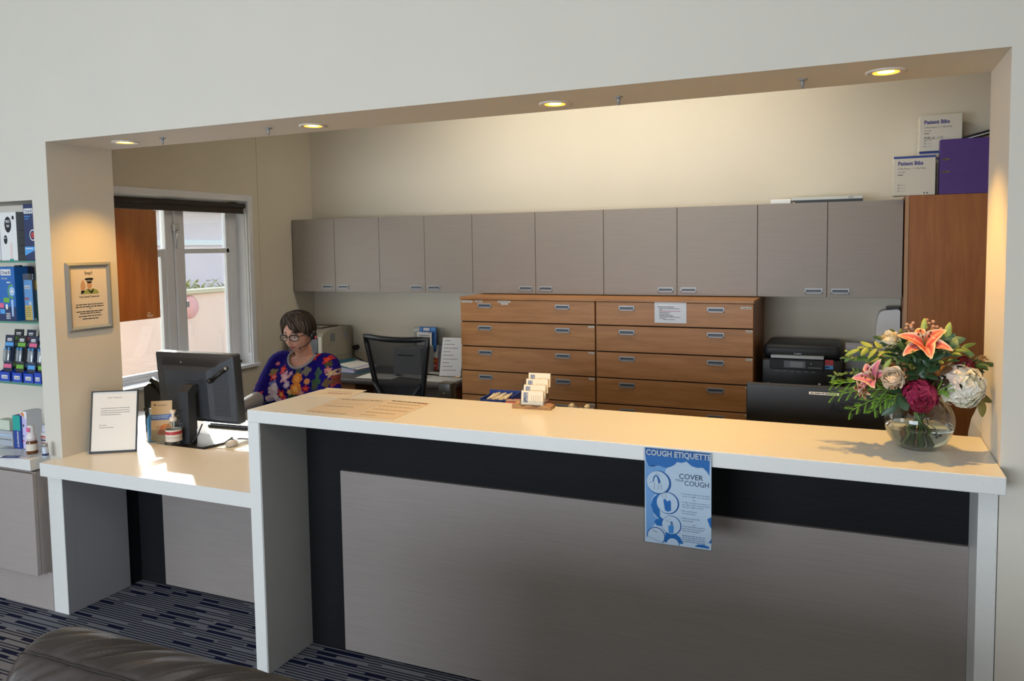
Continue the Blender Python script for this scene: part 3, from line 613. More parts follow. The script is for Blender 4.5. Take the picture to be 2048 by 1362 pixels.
for o in COL.objects:   # the packs fill most of each shelf's height
    if o.parent is None and o.get('category') in ('box', 'pack', 'bottle') and o.location.x < -.1 and o.location.y < .3 and o.location.z > .7:
        zl = o.location.z
        if o['category'] == 'bottle': o.scale = (1.3, 1.3, 1.35)
        elif zl > 1.6: o.scale.z = 1.2
        elif zl > 1.3: o.scale.z = 1.15
        elif zl > 1.0: o.scale.z = 1.2
        elif o.name in ('toothpaste_box.001', 'toothpaste_box.002'): o.scale.z = 1.22

# ================================================================ notices and stands
def lerp2(c, TL, TR_, BL, BR):
    """picture position inside a known quadrilateral -> (u,v) of the flat sheet, by Newton steps"""
    u = v = .5
    for _ in range(12):
        px_ = [(1 - v) * ((1 - u) * TL[i] + u * TR_[i]) + v * ((1 - u) * BL[i] + u * BR[i]) for i in (0, 1)]
        du = [(1 - v) * (TR_[i] - TL[i]) + v * (BR[i] - BL[i]) for i in (0, 1)]; dv = [(1 - u) * (BL[i] - TL[i]) + u * (BR[i] - TR_[i]) for i in (0, 1)]
        D = du[0] * dv[1] - du[1] * dv[0]; e = [c[i] - px_[i] for i in (0, 1)]
        u += (e[0] * dv[1] - e[1] * dv[0]) / D; v += (du[0] * e[1] - du[1] * e[0]) / D
    return u, v
# cough poster in a clear sleeve hanging on the counter edge
PW, PH = .204, .300
po = thing('poster', 'blue and white COUGH ETIQUETTE poster in a clear sleeve on the counter front', 'poster', (2.812, YC - .004, 1.062))
def PP(*pts): return [(u * PW, -v * PH) for u, v in (lerp2(p, (170, 85), (940, 150), (160, 1112), (903, 1262)) for p in pts)]
M_ = XZ(0, 0, 0)
p = MB(); p.rect(0, -PH, PW, 0, mat('poster_paper', '#e2eaf5', .35), M_)
p.build('sheet', po)
p = MB(); Z1, Z2, Z3, Z4 = .0002, .0004, .0006, .0008
p.poly(PP((175, 90), (930, 155), (922, 230), (175, 170)), mat('poster_blue_dark', '#1763ac', .35), M_, Z2)
p.poly(PP((175, 165), (920, 228), (908, 412), (880, 360), (838, 318), (770, 318), (715, 300), (680, 270), (655, 248), (600, 262), (545, 252), (520, 282), (480, 300), (420, 318), (330, 285), (262, 298), (215, 292), (185, 240)), mat('poster_blue', '#2a7cc6', .35), M_, Z1)
p.poly(PP((175, 245), (215, 292), (330, 285), (420, 318), (400, 380), (330, 560), (250, 640), (235, 720), (270, 830), (330, 900), (280, 930), (200, 1000), (180, 1090)), mat('poster_pale', '#8cb9ea', .35), M_, Z1)
p.poly(PP((262, 640), (330, 590), (340, 850), (400, 900), (330, 880), (262, 800), (235, 715)), MATS['poster_blue'], M_, Z2)
p.poly(PP((272, 900), (300, 870), (400, 900), (370, 960), (300, 945)), MATS['poster_blue'], M_, Z2)
p.poly(PP((400, 1030), (500, 1040), (560, 1090), (600, 1170), (560, 1165), (500, 1110), (440, 1100), (400, 1140), (385, 1135)), MATS['poster_blue'], M_, Z2)
def circ(cx, cy, r, rb, dx=10, dy=8):
    u, v = PP((cx, cy))[0]; k = PW / 765; ub, vb = PP((cx + dx, cy + dy))[0]
    p.disc(ub, vb, rb * k, MATS['poster_blue_dark'], M_, Z3); p.disc(u, v, r * k, MATS['poster_paper'], M_, Z4)
circ(322, 470, 130, 142, 12, 6); circ(425, 702, 122, 130, 8, 2); circ(466, 950, 106, 113, 4, 2)
def arc_disc(cx, cy, r, rb, a0, a1):
    u, v = PP((cx, cy))[0]; k = PW / 765; p.disc(u, v, rb * k, MATS['poster_blue_dark'], M_, Z3, a0=a0, a1=a1); p.disc(u, v, r * k, MATS['poster_paper'], M_, Z4, a0=a0, a1=a1)
arc_disc(290, 1062, 98, 108, R(-42), R(196)); arc_disc(480, 1165, 70, 78, R(-6), R(178))
Z5 = .001
p.poly(PP((262, 460), (270, 410), (300, 385), (330, 410), (345, 445), (352, 470), (330, 490), (322, 450), (312, 410), (295, 402), (278, 430), (275, 462)), MATS['poster_blue_dark'], M_, Z5)
for a_, b_ in (((285, 470), (276, 550)), ((330, 495), (322, 555)), ((355, 480), (362, 555)), ((230, 468), (262, 462)), ((300, 365), (345, 395))):
    (u0, v0), (u1, v1) = PP(a_, b_); dx, dy = u1 - u0, v1 - v0; l = math.hypot(dx, dy); nx, ny = -dy / l * .0005, dx / l * .0005
    p.poly([(u0 + nx, v0 + ny), (u0 - nx, v0 - ny), (u1 - nx, v1 - ny), (u1 + nx, v1 + ny)], ink, M_, Z5)
p.poly(PP((380, 665), (402, 655), (425, 685), (455, 672), (468, 690), (468, 790), (430, 800), (398, 780)), MATS['poster_blue'], M_, Z5)
u, v = PP((392, 622))[0]; p.ring(u, v, .0066, .0074, ink, M_, Z5, n=18)
p.poly(PP((432, 952), (496, 960), (490, 1046), (436, 1036)), skyb, M_, Z5); p.poly(PP((455, 912), (470, 905), (485, 920), (488, 958), (458, 955)), mat('poster_steel', '#6f93b8', .4), M_, Z5)
for a_ in ((415, 890), (430, 905), (450, 882)): u, v = PP(a_)[0]; p.ring(u, v, .002, .0025, ink, M_, Z5, n=10)
for q in range(5): u, v = PP((255 + q * 12, 1010 + q * 6))[0]; p.ring(u, v, .005, .0055, ink, M_, Z5, n=12, a0=.3, a1=2.6)
p.poly(PP((720, 1205), (760, 1185), (820, 1190), (880, 1220), (880, 1240)), MATS['poster_blue'], M_, Z3)
p.poly(PP((870, 902), (915, 880), (912, 1010), (895, 985)), MATS['poster_blue'], M_, Z3); p.poly(PP((905, 1130), (912, 1130), (905, 1180), (870, 1175), (893, 1155)), MATS['poster_blue'], M_, Z3)
p.text('COUGH ETIQUETTE', .0245, white, M_, .004, -.0235, Z3, bold=.028, width=.199)
navyt = mat('poster_navy_text', '#27435f', .5)
p.text('COVER', .0225, navyt, M_, .106, -.088, Z3, bold=.004, width=.072); p.text('YOUR', .0105, navyt, M_, .095, -.0975, Z3, width=.026); p.text('COUGH', .0225, navyt, M_, .1225, -.1085, Z3, bold=0, width=.073)
tx = mat('poster_text', '#56688a', .6)
rows = [(-.1365, 'Cover your mouth and nose when'), (-.1435, 'you cough or sneeze'), (-.1545, None), (-.1625, 'Cough or sneeze into a tissue or'), (-.1695, 'your upper sleeve, not your hands'), (-.1765, 'when you cough or sneeze'), (-.190, 'Put used tissues'), (-.197, 'in a waste basket'), (-.2125, 'Wash your hands with'), (-.2195, 'soap and water'), (-.231, None), (-.2375, 'Clean hands with an alcohol'), (-.2445, 'based hand cleaner if soap and'), (-.2515, 'water are not available')]
wd = {0: .082, 1: .084, 3: .083, 4: .082, 5: .064, 6: .044, 7: .040, 8: .052, 9: .034, 11: .068, 12: .065, 13: .053}
for q, (yy, s_) in enumerate(rows):
    if s_ is None: p.text('OR', .0052, tx, M_, .152, yy, Z3, 'CENTER')
    else: p.text(s_, .0062, tx, M_, .1165, yy, Z3, width=wd[q], res=1)
    if q in (0, 3, 6, 8, 11): p.disc(.1125, yy + .002, .0009, tx, M_, Z3, 8)
for q in range(4): p.lines(.116, -.266 - q * .006, .07, .0022, mat('poster_fine', '#8294b4', .6), M_, Z3, q)
p.build('print', po)
MB().box(-.003, -PH - .002, .0, PW + .003, .001, .0016, acrylic, 0, M_ @ TR(0, 0, .0012)).build('clear_sleeve', po)
# framed notice on the left jamb
fr = thing('framed_notice', 'silver framed Stop notice with an officer picture on the left jamb', 'notice', (.0005, .062, 1.312))
FW, FH = .243, .330; M_ = YZ(0, 0, 0); m = MB(); d_ = .024
for a_ in (((0, 0), (FW, 0), (FW - d_, d_), (d_, d_)), ((FW, 0), (FW, FH), (FW - d_, FH - d_), (FW - d_, d_)), ((FW, FH), (0, FH), (d_, FH - d_), (FW - d_, FH - d_)), ((0, FH), (0, 0), (d_, d_), (d_, FH - d_))):
    o_ = [Vector(q) for q in a_]; mid = [(o_[0] + o_[3]) / 2, (o_[1] + o_[2]) / 2]
    vs = [(o_[0].x, o_[0].y, 0), (o_[1].x, o_[1].y, 0), (o_[0].x, o_[0].y, .006), (o_[1].x, o_[1].y, .006), (mid[0].x, mid[0].y, .013), (mid[1].x, mid[1].y, .013), (o_[3].x, o_[3].y, .006), (o_[2].x, o_[2].y, .006), (o_[3].x, o_[3].y, .002), (o_[2].x, o_[2].y, .002)]
    m.add(vs, [(0, 1, 3, 2), (2, 3, 5, 4), (4, 5, 7, 6), (6, 7, 9, 8)], alu, M_)
m.build('frame', fr)
p = MB(); p.rect(.015, .015, FW - .015, FH - .015, mat('notice_paper', '#ddd2c2', .6), M_, .0025); p.build('sheet', fr)
def FF(*pts): return [(d_ + u * (FW - 2 * d_), FH - d_ - v * (FH - 2 * d_)) for u, v in (lerp2(q, (140, 208), (722, 208), (168, 1150), (748, 1098)) for q in pts)]
p = MB(); Z = .003
p.text('Stop!!', .0205, inkd, M_, FW / 2, FF((432, 318))[0][1], Z, 'CENTER', .02, .042)
p.poly(FF((370, 400), (378, 380), (440, 372), (502, 376), (508, 398), (488, 412), (440, 402), (400, 412)), black, M_, Z)
p.poly(FF((398, 412), (440, 403), (488, 412), (486, 432), (400, 432)), mat('cap_band', '#8d8f8c', .5), M_, Z); p.poly(FF((400, 432), (486, 430), (480, 450), (440, 462), (406, 448)), black, M_, Z)
skinp = mat('printed_skin', '#c79c76', .6)
p.poly(FF((404, 455), (440, 463), (482, 452), (484, 500), (470, 540), (445, 552), (420, 535), (408, 500)), skinp, M_, Z)
p.poly(FF((330, 410), (350, 412), (368, 450), (385, 520), (360, 570), (325, 570), (304, 540), (306, 470)), skinp, M_, Z)
p.poly(FF((310, 572), (370, 572), (362, 600), (340, 612), (306, 630)), black, M_, Z)
p.poly(FF((306, 632), (345, 610), (400, 545), (440, 560), (510, 540), (570, 565), (595, 600), (590, 622), (360, 628)), mat('hi_vis_print', '#94a05a', .6), M_, Z)
p.poly(FF((412, 545), (425, 545), (470, 590), (500, 545), (514, 548), (500, 600), (470, 618), (440, 590)), black, M_, Z + .0003)
p.text('Free Dental Treatment?', .0125, inkd, M_, FW / 2, FF((440, 680))[0][1], Z, 'CENTER', .015, .108)
for q, (yy, xa, xb) in enumerate(((795, 225, 668), (830, 218, 672), (858, 440, 466), (905, 228, 664), (935, 288, 620), (978, 262, 640), (1020, 325, 578))):
    (u0, v0), (u1, v1) = FF((xa, yy + 8), (xb, yy - 8)); p.lines(u0, (v0 + v1) / 2, u1 - u0, .0042, inkd, M_, Z, q)
p.build('print', fr)
# standing notice on the transaction desk
sg = thing('standing_notice', 'white letter in a thin dark frame standing on the low desk', 'notice', (.062, .092, ZD), math.atan2(.116, .179))
SW, SHh = .213, .299; TM = Matrix.Rotation(R(-14), 4, 'X') @ Matrix.Rotation(pi / 2, 4, 'X')
m = MB(); e_ = .0085
m.box(0, 0, -.008, SW, SHh, -.002, black2, 0, TM)
for x0, y0_, x1, y1_ in ((0, 0, SW, e_ * 1.3), (0, SHh - e_ * .7, SW, SHh), (0, 0, e_ * .7, SHh), (SW - e_ * .7, 0, SW, SHh)): m.box(x0, y0_, -.003, x1, y1_, .003, black2, 0, TM)
m.build('frame', sg)
p = MB(); p.rect(e_ * .6, e_, SW - e_ * .6, SHh - e_ * .6, paper, TM, 0); p.build('sheet', sg)
p = MB(); p.text('Dear Patients', .0085, ink, TM, SW / 2, .262, .0004, 'CENTER', 0, .064)
for q, (yy, ww) in enumerate(((.213, .132), (.202, .13), (.192, .132), (.182, .09), (.132, .034), (.121, .066))): p.lines(.045 - (.006 if yy < .15 else 0), yy, ww, .0022, ink, TM, .0004, q)
p.build('print', sg)
MB().box(.08, .02, -.012, .13, .2, -.009, black2, 0, TM).build('easel_leg', sg)
# leaflet holder and hand-sanitiser bottle
lh_p = at(318, 885, z=ZD)
lh = thing('leaflet_holder', 'clear acrylic leaflet holder with beige dental leaflets on the low desk', 'holder', (lh_p.x - .048, lh_p.y - .012, ZD), R(36))
TM = Matrix.Rotation(R(-10), 4, 'X'); m = MB()
m.box(-.004, -.002, 0, .108, .001, .06, acrylic, 0, TM); m.box(-.004, .030, 0, .108, .032, .20, acrylic, 0, TM); m.box(-.006, -.002, 0, -.004, .032, .19, acrylic, 0, TM); m.box(.108, -.002, 0, .110, .032, .10, acrylic, 0, TM); m.box(-.004, -.002, 0, .108, .032, .002, acrylic, 0, TM); m.build('case', lh)
lfp = thing('leaflet', 'beige dental leaflet with a blue band in the clear holder on the low desk', 'leaflet', lh.location, R(36))
TM2 = TM @ Matrix.Rotation(pi / 2, 4, 'X') @ TR(0, 0, -.006)
m = MB(); m.box(.004, .003, -.014, .104, .205, 0, mat('leaflet_cream', '#d9c19a', .55), 0, TM2); m.build('paper_stack', lfp)
p = MB(); p.rect(.004, .108, .104, .136, mat('leaflet_blue', '#5c78c0', .5), TM2, .0004); p.lines(.008, .126, .08, .004, paleb, TM2, .0006); p.lines(.008, .118, .075, .004, paleb, TM2, .0006); p.disc(.022, .186, .005, ink, TM2, .0004, 10); p.lines(.03, .181, .05, .003, ink, TM2, .0004); p.disc(.074, .058, .030, orange, TM2, .0004); p.disc(.05, .045, .014, orange, TM2, .0004)
for q in range(5): p.lines(.03, .074 - q * .009, .04, .0025, redp, TM2, .0007, q)
p.build('print', lfp)
sb = at(352, 886, z=ZD)
sb_ = thing('sanitiser_bottle', 'clear pump bottle of hand sanitiser with a red banded label', 'bottle', (sb.x + .004, sb.y - .015, ZD))
MB().lathe([(.001, .001), (.030, .001), (.037, .005), (.039, .015), (.038, .085), (.030, .098), (.018, .108), (.014, .118)], acrylic, 28).build('bottle', sb_)
MB().lathe([(.001, .003), (.035, .004), (.036, .06), (.001, .0605)], thin_glass('sanitiser_gel', '#e8eef2', .03), 24).build('gel', sb_)
m = MB(); m.lathe([(.0392, .018), (.0388, .076)], mat('label_beige', '#ddd4c6', .6), 28, cap=False); m.lathe([(.0397, .053), (.0394, .068)], redp, 28, cap=False)
m.lathe([(.0397, .040), (.0397, .041)], ink, 28, cap=False); m.lathe([(.0397, .034), (.0397, .035)], ink, 28, cap=False); m.build('label', sb_)
m = MB(); m.lathe([(.016, .116), (.017, .118), (.017, .134), (.008, .138), (.007, .156), (.013, .158), (.014, .170), (.001, .172)], mat('pump_white', '#e6dccc', .4), 20); m.tube([(0, 0, .165), (.02, -.014, .165), (.026, -.018, .16)], .0055, MATS['pump_white'], 8); m.build('pump', sb_)
# card holder on driftwood
chp = at(1062, 819, z=ZC)
base_w = wood('driftwood', '#8a6238', '#c99a5c', (2, 10, 10))
ch = thing('card_holder', 'four-tier clear card holder on a strip of driftwood on the counter', 'holder', (chp.x - .077, chp.y - .005, ZC), R(4))
m = MB(); n_ = 16; top = []; 
poly = [(0, 0)] + [(.155 * q / n_, .016 + .004 * math.sin(q * 1.1) - .004 * math.sin(pi * q / n_)) for q in range(n_ + 1)] + [(.155, 0)]
m.prism(poly, -.062, .0, base_w, Matrix.Rotation(pi / 2, 4, 'X')); m.build('driftwood_base', ch)
m = MB()
for q in range(4):
    y = .006 + q * .014; zz = .0155 + q * .021
    m.box(.030, y, zz - .002 if q else zz, .128, y + .0012, zz + .016, acrylic)
m.prism([(.004, .016), (.060, .016), (.060, .11), (.050, .10), (.036, .072), (.022, .05), (.008, .03)], 0, .002, acrylic, YZ(.128, 0, 0)); m.prism([(.004, .016), (.060, .016), (.060, .11), (.050, .10), (.036, .072), (.022, .05), (.008, .03)], 0, .002, acrylic, YZ(.028, 0, 0)); m.build('tiers', ch)
for q in range(4):
    nm = ('front tier', 'second tier', 'third tier', 'top tier')[q]
    k = thing('business_cards', 'stack of cream business cards in the %s of the card holder' % nm, 'cards', (ch.location.x + .034 + q * .0045, ch.location.y + .010 + q * .014, ZC + .0165 + q * .021), (R(-7), 0, R(4)), 'business card stacks')
    MB().box(0, 0, 0, .088, .009, .053, mat('card_cream', '#ecdfc6', .6), .0008).build('cards', k)
    Q = XZ(0, -.0005, 0); p = MB(); p.rect(.009, .008, .0265, .046, mat('card_slate', '#4a4f63', .5), Q)
    p.text('DENTIST', .009, white, Q @ TR(.019, .0445, .0003) @ Matrix.Rotation(-pi / 2, 4, 'Z'), width=.030); p.lines(-.0, 0, .018, .002, paleb, Q @ TR(.0135, .044, .0003) @ Matrix.Rotation(-pi / 2, 4, 'Z'))
    for j in range(5): p.lines(0, 0, .02 + .004 * (j % 3), .0016, mat('card_text', '#b3a58c', .7), Q @ TR(.041 + j * .0085, .036, .0003) @ Matrix.Rotation(-pi / 2, 4, 'Z'), 0, j)
    p.build('print', k)
# laminated sheets lying on the counter
def sheet(name, label, corners, m0, seed, heads, group=None, cat='sheet'):
    pts = [at(*c, z=ZC) for c in corners]; o_ = pts[0]
    t = thing(name, label, cat, (o_.x, o_.y, ZC + .0004), 0, group)
    q4 = [(p_.x - o_.x, p_.y - o_.y) for p_ in pts]; MB().prism(q4, 0, .0008, m0).build('sheet', t)
    p = MB()
    def bl(u, v): return tuple((1 - v) * ((1 - u) * q4[0][i] + u * q4[1][i]) + v * ((1 - u) * q4[3][i] + u * q4[2][i]) for i in (0, 1))
    rn = random.Random(seed)
    for (u0, u1, v, h, mm) in heads:
        u = u0
        while u < u1:
            w_ = min(rn.uniform(.04, .12), u1 - u); p.poly([bl(u, v), bl(u + w_, v), bl(u + w_, v + h), bl(u, v + h)], mm, None, .0011); u += w_ + .015
    p.build('print', t); return t
clr = mat('laminate_sheet', '#ddd0bd', .3)
faint = mat('faint_print', '#b5aa98', .6)
# photo corners: near-left, near-right, far-right, far-left
sheet('laminated_sheet', 'laminated sheet with two header rows lying left on the counter', [(606, 824), (697, 832), (778, 800), (680, 796)], clr, 1, [(.12, .95, .88, .03, ink), (.1, .7, .44, .02, ink), (.05, .9, .03, .06, faint), (.15, .8, .62, .02, faint)])
sheet('laminated_sheet', 'laminated newsletter sheet with a row of printed boxes on the counter', [(700, 833), (785, 840), (862, 807), (782, 800)], clr, 2, [(.08, .95, .93, .035, inkd), (.75, .97, .925, .03, redp), (.1, .9, .78, .05, faint), (.05, .9, .6, .05, faint), (.1, .95, .42, .05, faint), (.1, .8, .24, .05, faint), (.1, .5, .1, .04, faint)])
sheet('paper_sheets', 'loose stack of pale papers at the back corner of the counter', [(615, 791), (695, 796), (734, 781), (655, 776)], mat('pale_paper', '#e2d8c4', .5), 3, [(.2, .8, .6, .05, faint), (.3, .9, .4, .05, redp), (.2, .7, .3, .04, faint)])
# ================================================================ office things
# monitor at the window end, back towards the waiting room
mo = thing('monitor', 'charcoal desktop monitor seen from behind on the staff desk', 'monitor', (.285, .58, ZS), R(1))
TM = TR(0, 0, .285) @ Matrix.Rotation(R(4), 4, 'X')
m = MB(); m.box(-.262, -.03, -.18, .262, .03, .182, charcoal, .012, TM, 3)
m.add([(-.25, -.03, -.165), (.25, -.03, -.165), (.25, -.03, .17), (-.25, -.03, .17), (-.16, -.075, -.14), (.12, -.075, -.14), (.12, -.075, .10), (-.16, -.075, .10)], [(4, 5, 6, 7), (0, 1, 5, 4), (1, 2, 6, 5), (2, 3, 7, 6), (3, 0, 4, 7)], charcoal, TM); m.build('housing', mo)
m = MB()
for q in range(26):
    zz = -.135 + q * .0105; t0 = .02; 
    m.add([(.245 - .02, -.0325 - .0075, zz), (.245 - .095, -.066, zz * .93), (.245 - .095, -.066, zz * .93 + .004), (.245 - .02, -.0325 - .0075, zz + .004)], [(0, 1, 2, 3)], black, TM @ TR(0, -.0015, 0))
for q in range(46):
    x_ = -.2 + q * .0085; m.add([(x_, -.0345 - .0, .160), (x_ + .0028, -.0345, .160), (x_ * .9 + .0025, -.062, .122), (x_ * .9, -.062, .122)], [(0, 1, 2, 3)], black, TM @ TR(0, -.0018, 0))
m.build('vent_slots', mo)
m = MB(); m.ring(.09, .05, .010, .014, black2, TM @ XZ(0, -.0765, 0)); m.rect(-.03, .048, .08, .0505, black2, TM @ XZ(0, -.0765, 0)); m.disc(-.06, .138, .006, alu, TM @ XZ(0, -.0555, 0), ry=.003); m.build('print', mo) if 0 else m.build('housing_marks', mo)
m = MB(); m.tube([(.15, -.078, .06), (.225, -.05, .115)], .009, black, 10, TM); m.ball((.226, -.05, .116), .009, .009, .009, alu, 8, TM); m.tube([(.152, -.077, .062), (.14, -.085, .05)], .012, black, 10, TM); m.build('lock_bracket', mo)
m = MB(); m.prism([(-.075, .03), (-.115, .03), (-.15, 0), (-.15, -.285), (-.10, -.285), (-.10, -.02), (-.09, -.01), (-.075, -.01)], -.030, .030, charcoal, TR(.034, 0, .285) @ Matrix(((0, 0, 1, 0), (1, 0, 0, 0), (0, 1, 0, 0), (0, 0, 0, 1))) , False); m.ring(-.035, -.20, .0, .0, alu, None, 0, 4) if 0 else None
m.build('stand_column', mo)
m = MB(); m.prism([(-.10, -.155), (.15, -.155), (.18, -.04), (.13, .08), (-.13, .08), (-.17, -.06)], 0, .014, charcoal); m.build('stand_base', mo)
m = MB(); Q = XZ(.024, -.1505, .09); 
for a_ in ((-.022, 0, -.002, .002), (-.022, .034, -.002, .036), (-.022, 0, -.020, .036), (-.004, 0, -.002, .036)): m.rect(*a_, alu, Q)
m.build('cable_clip', mo)
m = MB(); m.box(-.25, .0302, -.165, .25, .031, .17, mat('screen_lit', '#9fb6cc', .3, emit=.5, ecol='#a8c4e0'), 0, TM); m.build('screen', mo)
cb = MB(); cb.tube([(.40, .47, ZS + .12), (.39, .45, ZS + .07), (.36, .43, ZS + .02), (.25, .41, ZS + .004)], .0035, black, 6); one(cb, 'cable', 'thin black cable looping beside the monitor stand', 'cable')
# telephone, papers, keyboard, mouse by the monitor
ph = thing('desk_phone', 'dark desk telephone with white keys between the notice and monitor', 'telephone', (.03, .60, ZS + .135), R(84))
rs = thing('riser', 'black desk riser under the telephone', 'stand', (.03, .60, ZS), R(84)); MB().box(-.005, -.005, .115, .185, .205, .135, black, .004).build('top', rs); MB().box(0, 0, 0, .02, .2, .115, black).build('side_panel', rs); MB().box(.16, 0, 0, .18, .2, .115, black).build('side_panel', rs)
m = MB(); m.prism([(0, 0), (.2, 0), (.2, .11), (.16, .135), (0, .03)], 0, .17, black, Matrix(((0, 0, 1, 0), (1, 0, 0, 0), (0, 1, 0, 0), (0, 0, 0, 1)))); m.build('base', ph)
m = MB(); SL = TR(0, 0, .03) @ Matrix.Rotation(math.atan2(.105, .16), 4, 'X')
for i in range(4):
    for j in range(5): m.box(.07 + i * .022, .03 + j * .026, .0, .086 + i * .022, .046 + j * .026, .006, white, .001, SL)
m.build('keys', ph)
m = MB(); m.tube([(.03, .0, .050), (.03, .03, .065), (.03, .13, .135), (.03, .165, .15)], [.018, .014, .014, .018], black, 10); m.build('handset', ph)
pz = ZS + .0006
def flat(name, label, cat, x, y, w_, h_, rot, m0=paper, th=.0012, z=None, lines_=0, group=None):
    t = thing(name, label, cat, (x, y, pz if z is None else z), rot, group); MB().box(-w_ / 2, -h_ / 2, 0, w_ / 2, h_ / 2, th, m0).build('sheet', t)
    if lines_:
        p = MB()
        for q in range(lines_): p.lines(-w_ * .4, h_ * .38 - q * h_ * .8 / lines_, w_ * (.5 + .3 * ((q * 7) % 3) / 3), .004, ink, None, th + .0004, q)
        p.build('print', t)
    return t
flat('paper_sheet', 'white paper on the staff desk right of the monitor base', 'paper', .60, .60, .30, .21, R(8), lines_=8)
flat('paper_pad', 'thick pad of white papers on the staff desk beside the tall counter', 'paper', .86, .66, .30, .21, R(-4), th=.012, lines_=8)
flat('paper_sheet', 'white paper with pink heading on the staff desk behind the monitor', 'paper', .47, .82, .21, .297, R(20), mat('pinkish_paper', '#ecd9dc', .7), lines_=6)
kb = thing('keyboard', 'black keyboard on the staff desk behind the monitor', 'keyboard', (.30, .90, ZS), R(3))
MB().box(-.22, -.07, 0, .22, .07, .018, black, .005).build('body', kb)
m = MB()
for i in range(18):
    for j in range(5): m.box(-.21 + i * .0235, -.06 + j * .0245, .018, -.19 + i * .0235, -.04 + j * .0245, .024, black2)
m.build('keys', kb)
ms = thing('computer_mouse', 'small grey computer mouse on the staff desk', 'mouse', (.52, .54, ZS + .001), R(30)); MB().ball((0, 0, .012), .03, .05, .017, mat('mouse_grey', '#c9c8c4', .4), 10).build('shell', ms); MB().box(-.004, .02, .022, .004, .034, .030, black2, .002).build('wheel', ms)
bt = thing('small_bottle', 'small bottle with light blue liquid and white cap behind the notice', 'bottle', (.055, .47, ZS)); MB().lathe([(.001, 0), (.025, 0), (.026, .12), (.012, .145)], skyb, 18).build('bottle', bt); MB().lathe([(.013, .145), (.013, .175), (.001, .176)], white, 16).build('cap', bt)
# second monitor at the right
m2 = thing('monitor', 'large black monitor back with a white label strip behind the counter right end', 'monitor', (3.265, .76, ZS), R(0))
MB().box(-.256, 0, .13, .256, .035, .428, black, .004).box(-.2, .035, .17, .2, .06, .39, black, .01).build('housing', m2)
MB().box(-.03, .06, 0, .03, .08, .3, black).build('stand_column', m2); MB().box(-.12, -.02, 0, .12, .16, .012, black, .004).build('stand_base', m2)
Q = XZ(0, -.0006, 0); MB().rect(-.02, .397, .088, .407, white, Q).lines(-.015, .4, .098, .0042, ink, Q, .0003, 5).build('label_strip', m2)
MB().text('AOC', .05, mat('logo_black', '#0d0e0f', .3), Q, .055, .335, .0003, bold=.02, width=.085).build('logo', m2)
MB().box(-.25, .0352, .14, .25, .036, .42, black2).build('screen', m2)
om = thing('office_machine', 'white curved machine with grey panel beside the right jamb', 'machine', (3.92, .80, ZS))
m = MB(); m.prism([(0, 0), (.22, 0), (.22, .405), (.14, .41), (.09, .402), (.055, .385), (.03, .355), (.012, .31), (.003, .26), (0, .2)], 0, .25, white, Matrix.Rotation(pi / 2, 4, 'X') @ TR(-.115, 0, -.125)); m.build('casing', om); MB().box(-.10, -.127, .24, .0, -.1255, .30, slotgrey, .001).build('panel', om)
# beige laser printer
lp = thing('laser_printer', 'beige laser printer on the bench behind the seated person', 'printer', (-.70, 2.47, ZB))
lw_, ld_, lh_ = .33, .385, .325
m = MB(); m.prism([(0, 0), (ld_, 0), (ld_, lh_), (.12, lh_ + .0), (.02, lh_ - .03), (0, lh_ - .05)], 0, lw_, beigep, Matrix(((0, 0, 1, 0), (1, 0, 0, 0), (0, 1, 0, 0), (0, 0, 0, 1)))); m.build('body', lp)
m = MB(); m.box(lw_ - .035, -.012, .10, lw_, -.001, .27, mat('beige_light', '#d2cdbd', .5), .003); m.box(0, -.012, .015, lw_, -.001, .095, MATS['beige_light'], .003); m.build('front_panel', lp)
MB().box(.01, -.010, .10, lw_ - .04, -.001, .265, slotgrey, .003).build('output_tray', lp)
m = MB(); m.box(.04, .10, lh_, lw_ - .07, .30, lh_ + .006, black); m.box(.06, .12, lh_ + .006, lw_ - .09, .2, lh_ + .012, beigep); m.build('top_tray', lp)
m = MB(); Q = YZ(lw_ + .0006, 0, 0); m.rect(.10, .22, .16, .285, slotgrey, Q); m.rect(.127, .222, .133, .283, beigep, Q, .0003); m.rect(.28, .235, .325, .275, greyp, Q); m.rect(.06, .20, .13, .203, slotgrey, Q); m.rect(0, .098, ld_, .101, slotgrey, Q, .0002); m.build('side_vents', lp)
# wall socket with plug
so = thing('wall_socket', 'white double wall socket with a black plug above the bench', 'socket', (-.30, YB - .001, .883))
MB().box(-.06, -.008, -.045, .06, 0, .045, mat('socket_plate', '#cfc9bb', .4), .003).build('plate', so)
m = MB(); m.tube([(-.04, -.008, 0), (-.04, -.05, 0)], .021, black, 14); m.tube([(-.04, -.045, -.01), (-.045, -.06, -.05), (-.03, -.045, -.08), (.02, -.04, -.10), (.05, -.03, -.14)], .005, black, 8); m.build('plug', so)
# open lever arch file lying on bench
lf = thing('ring_binder', 'open teal lever arch file full of papers lying on the bench', 'binder', (-.36, 2.49, ZB), R(-6))
tealb = mat('teal_board', '#2e6a80', .5); m = MB(); m.box(0, 0, 0, .32, .28, .003, tealb); m.box(0, 0, .003, .003, .28, .07, tealb); m.box(0, 0, .067, .27, .28, .070, tealb, 0, TR(0, 0, .067) @ Matrix.Rotation(R(8), 4, 'Y') @ TR(0, 0, -.067)); m.build('cover', lf)
MB().box(.02, .008, .003, .27, .272, .04, mat('paper_edges', '#c9c4dc', .8)).build('papers', lf)
MB().box(.10, .02, .0, .30, .26, .002, paper, 0, TR(0, 0, .0705) @ Matrix.Rotation(R(8), 4, 'Y')).build('top_sheet', lf)
m = MB(); m.disc(.03, .10, .012, steel, TR(0, 0, .068), .0, 14); m.disc(.03, .18, .012, steel, TR(0, 0, .068), .0, 14); m.build('ring_holes', lf)
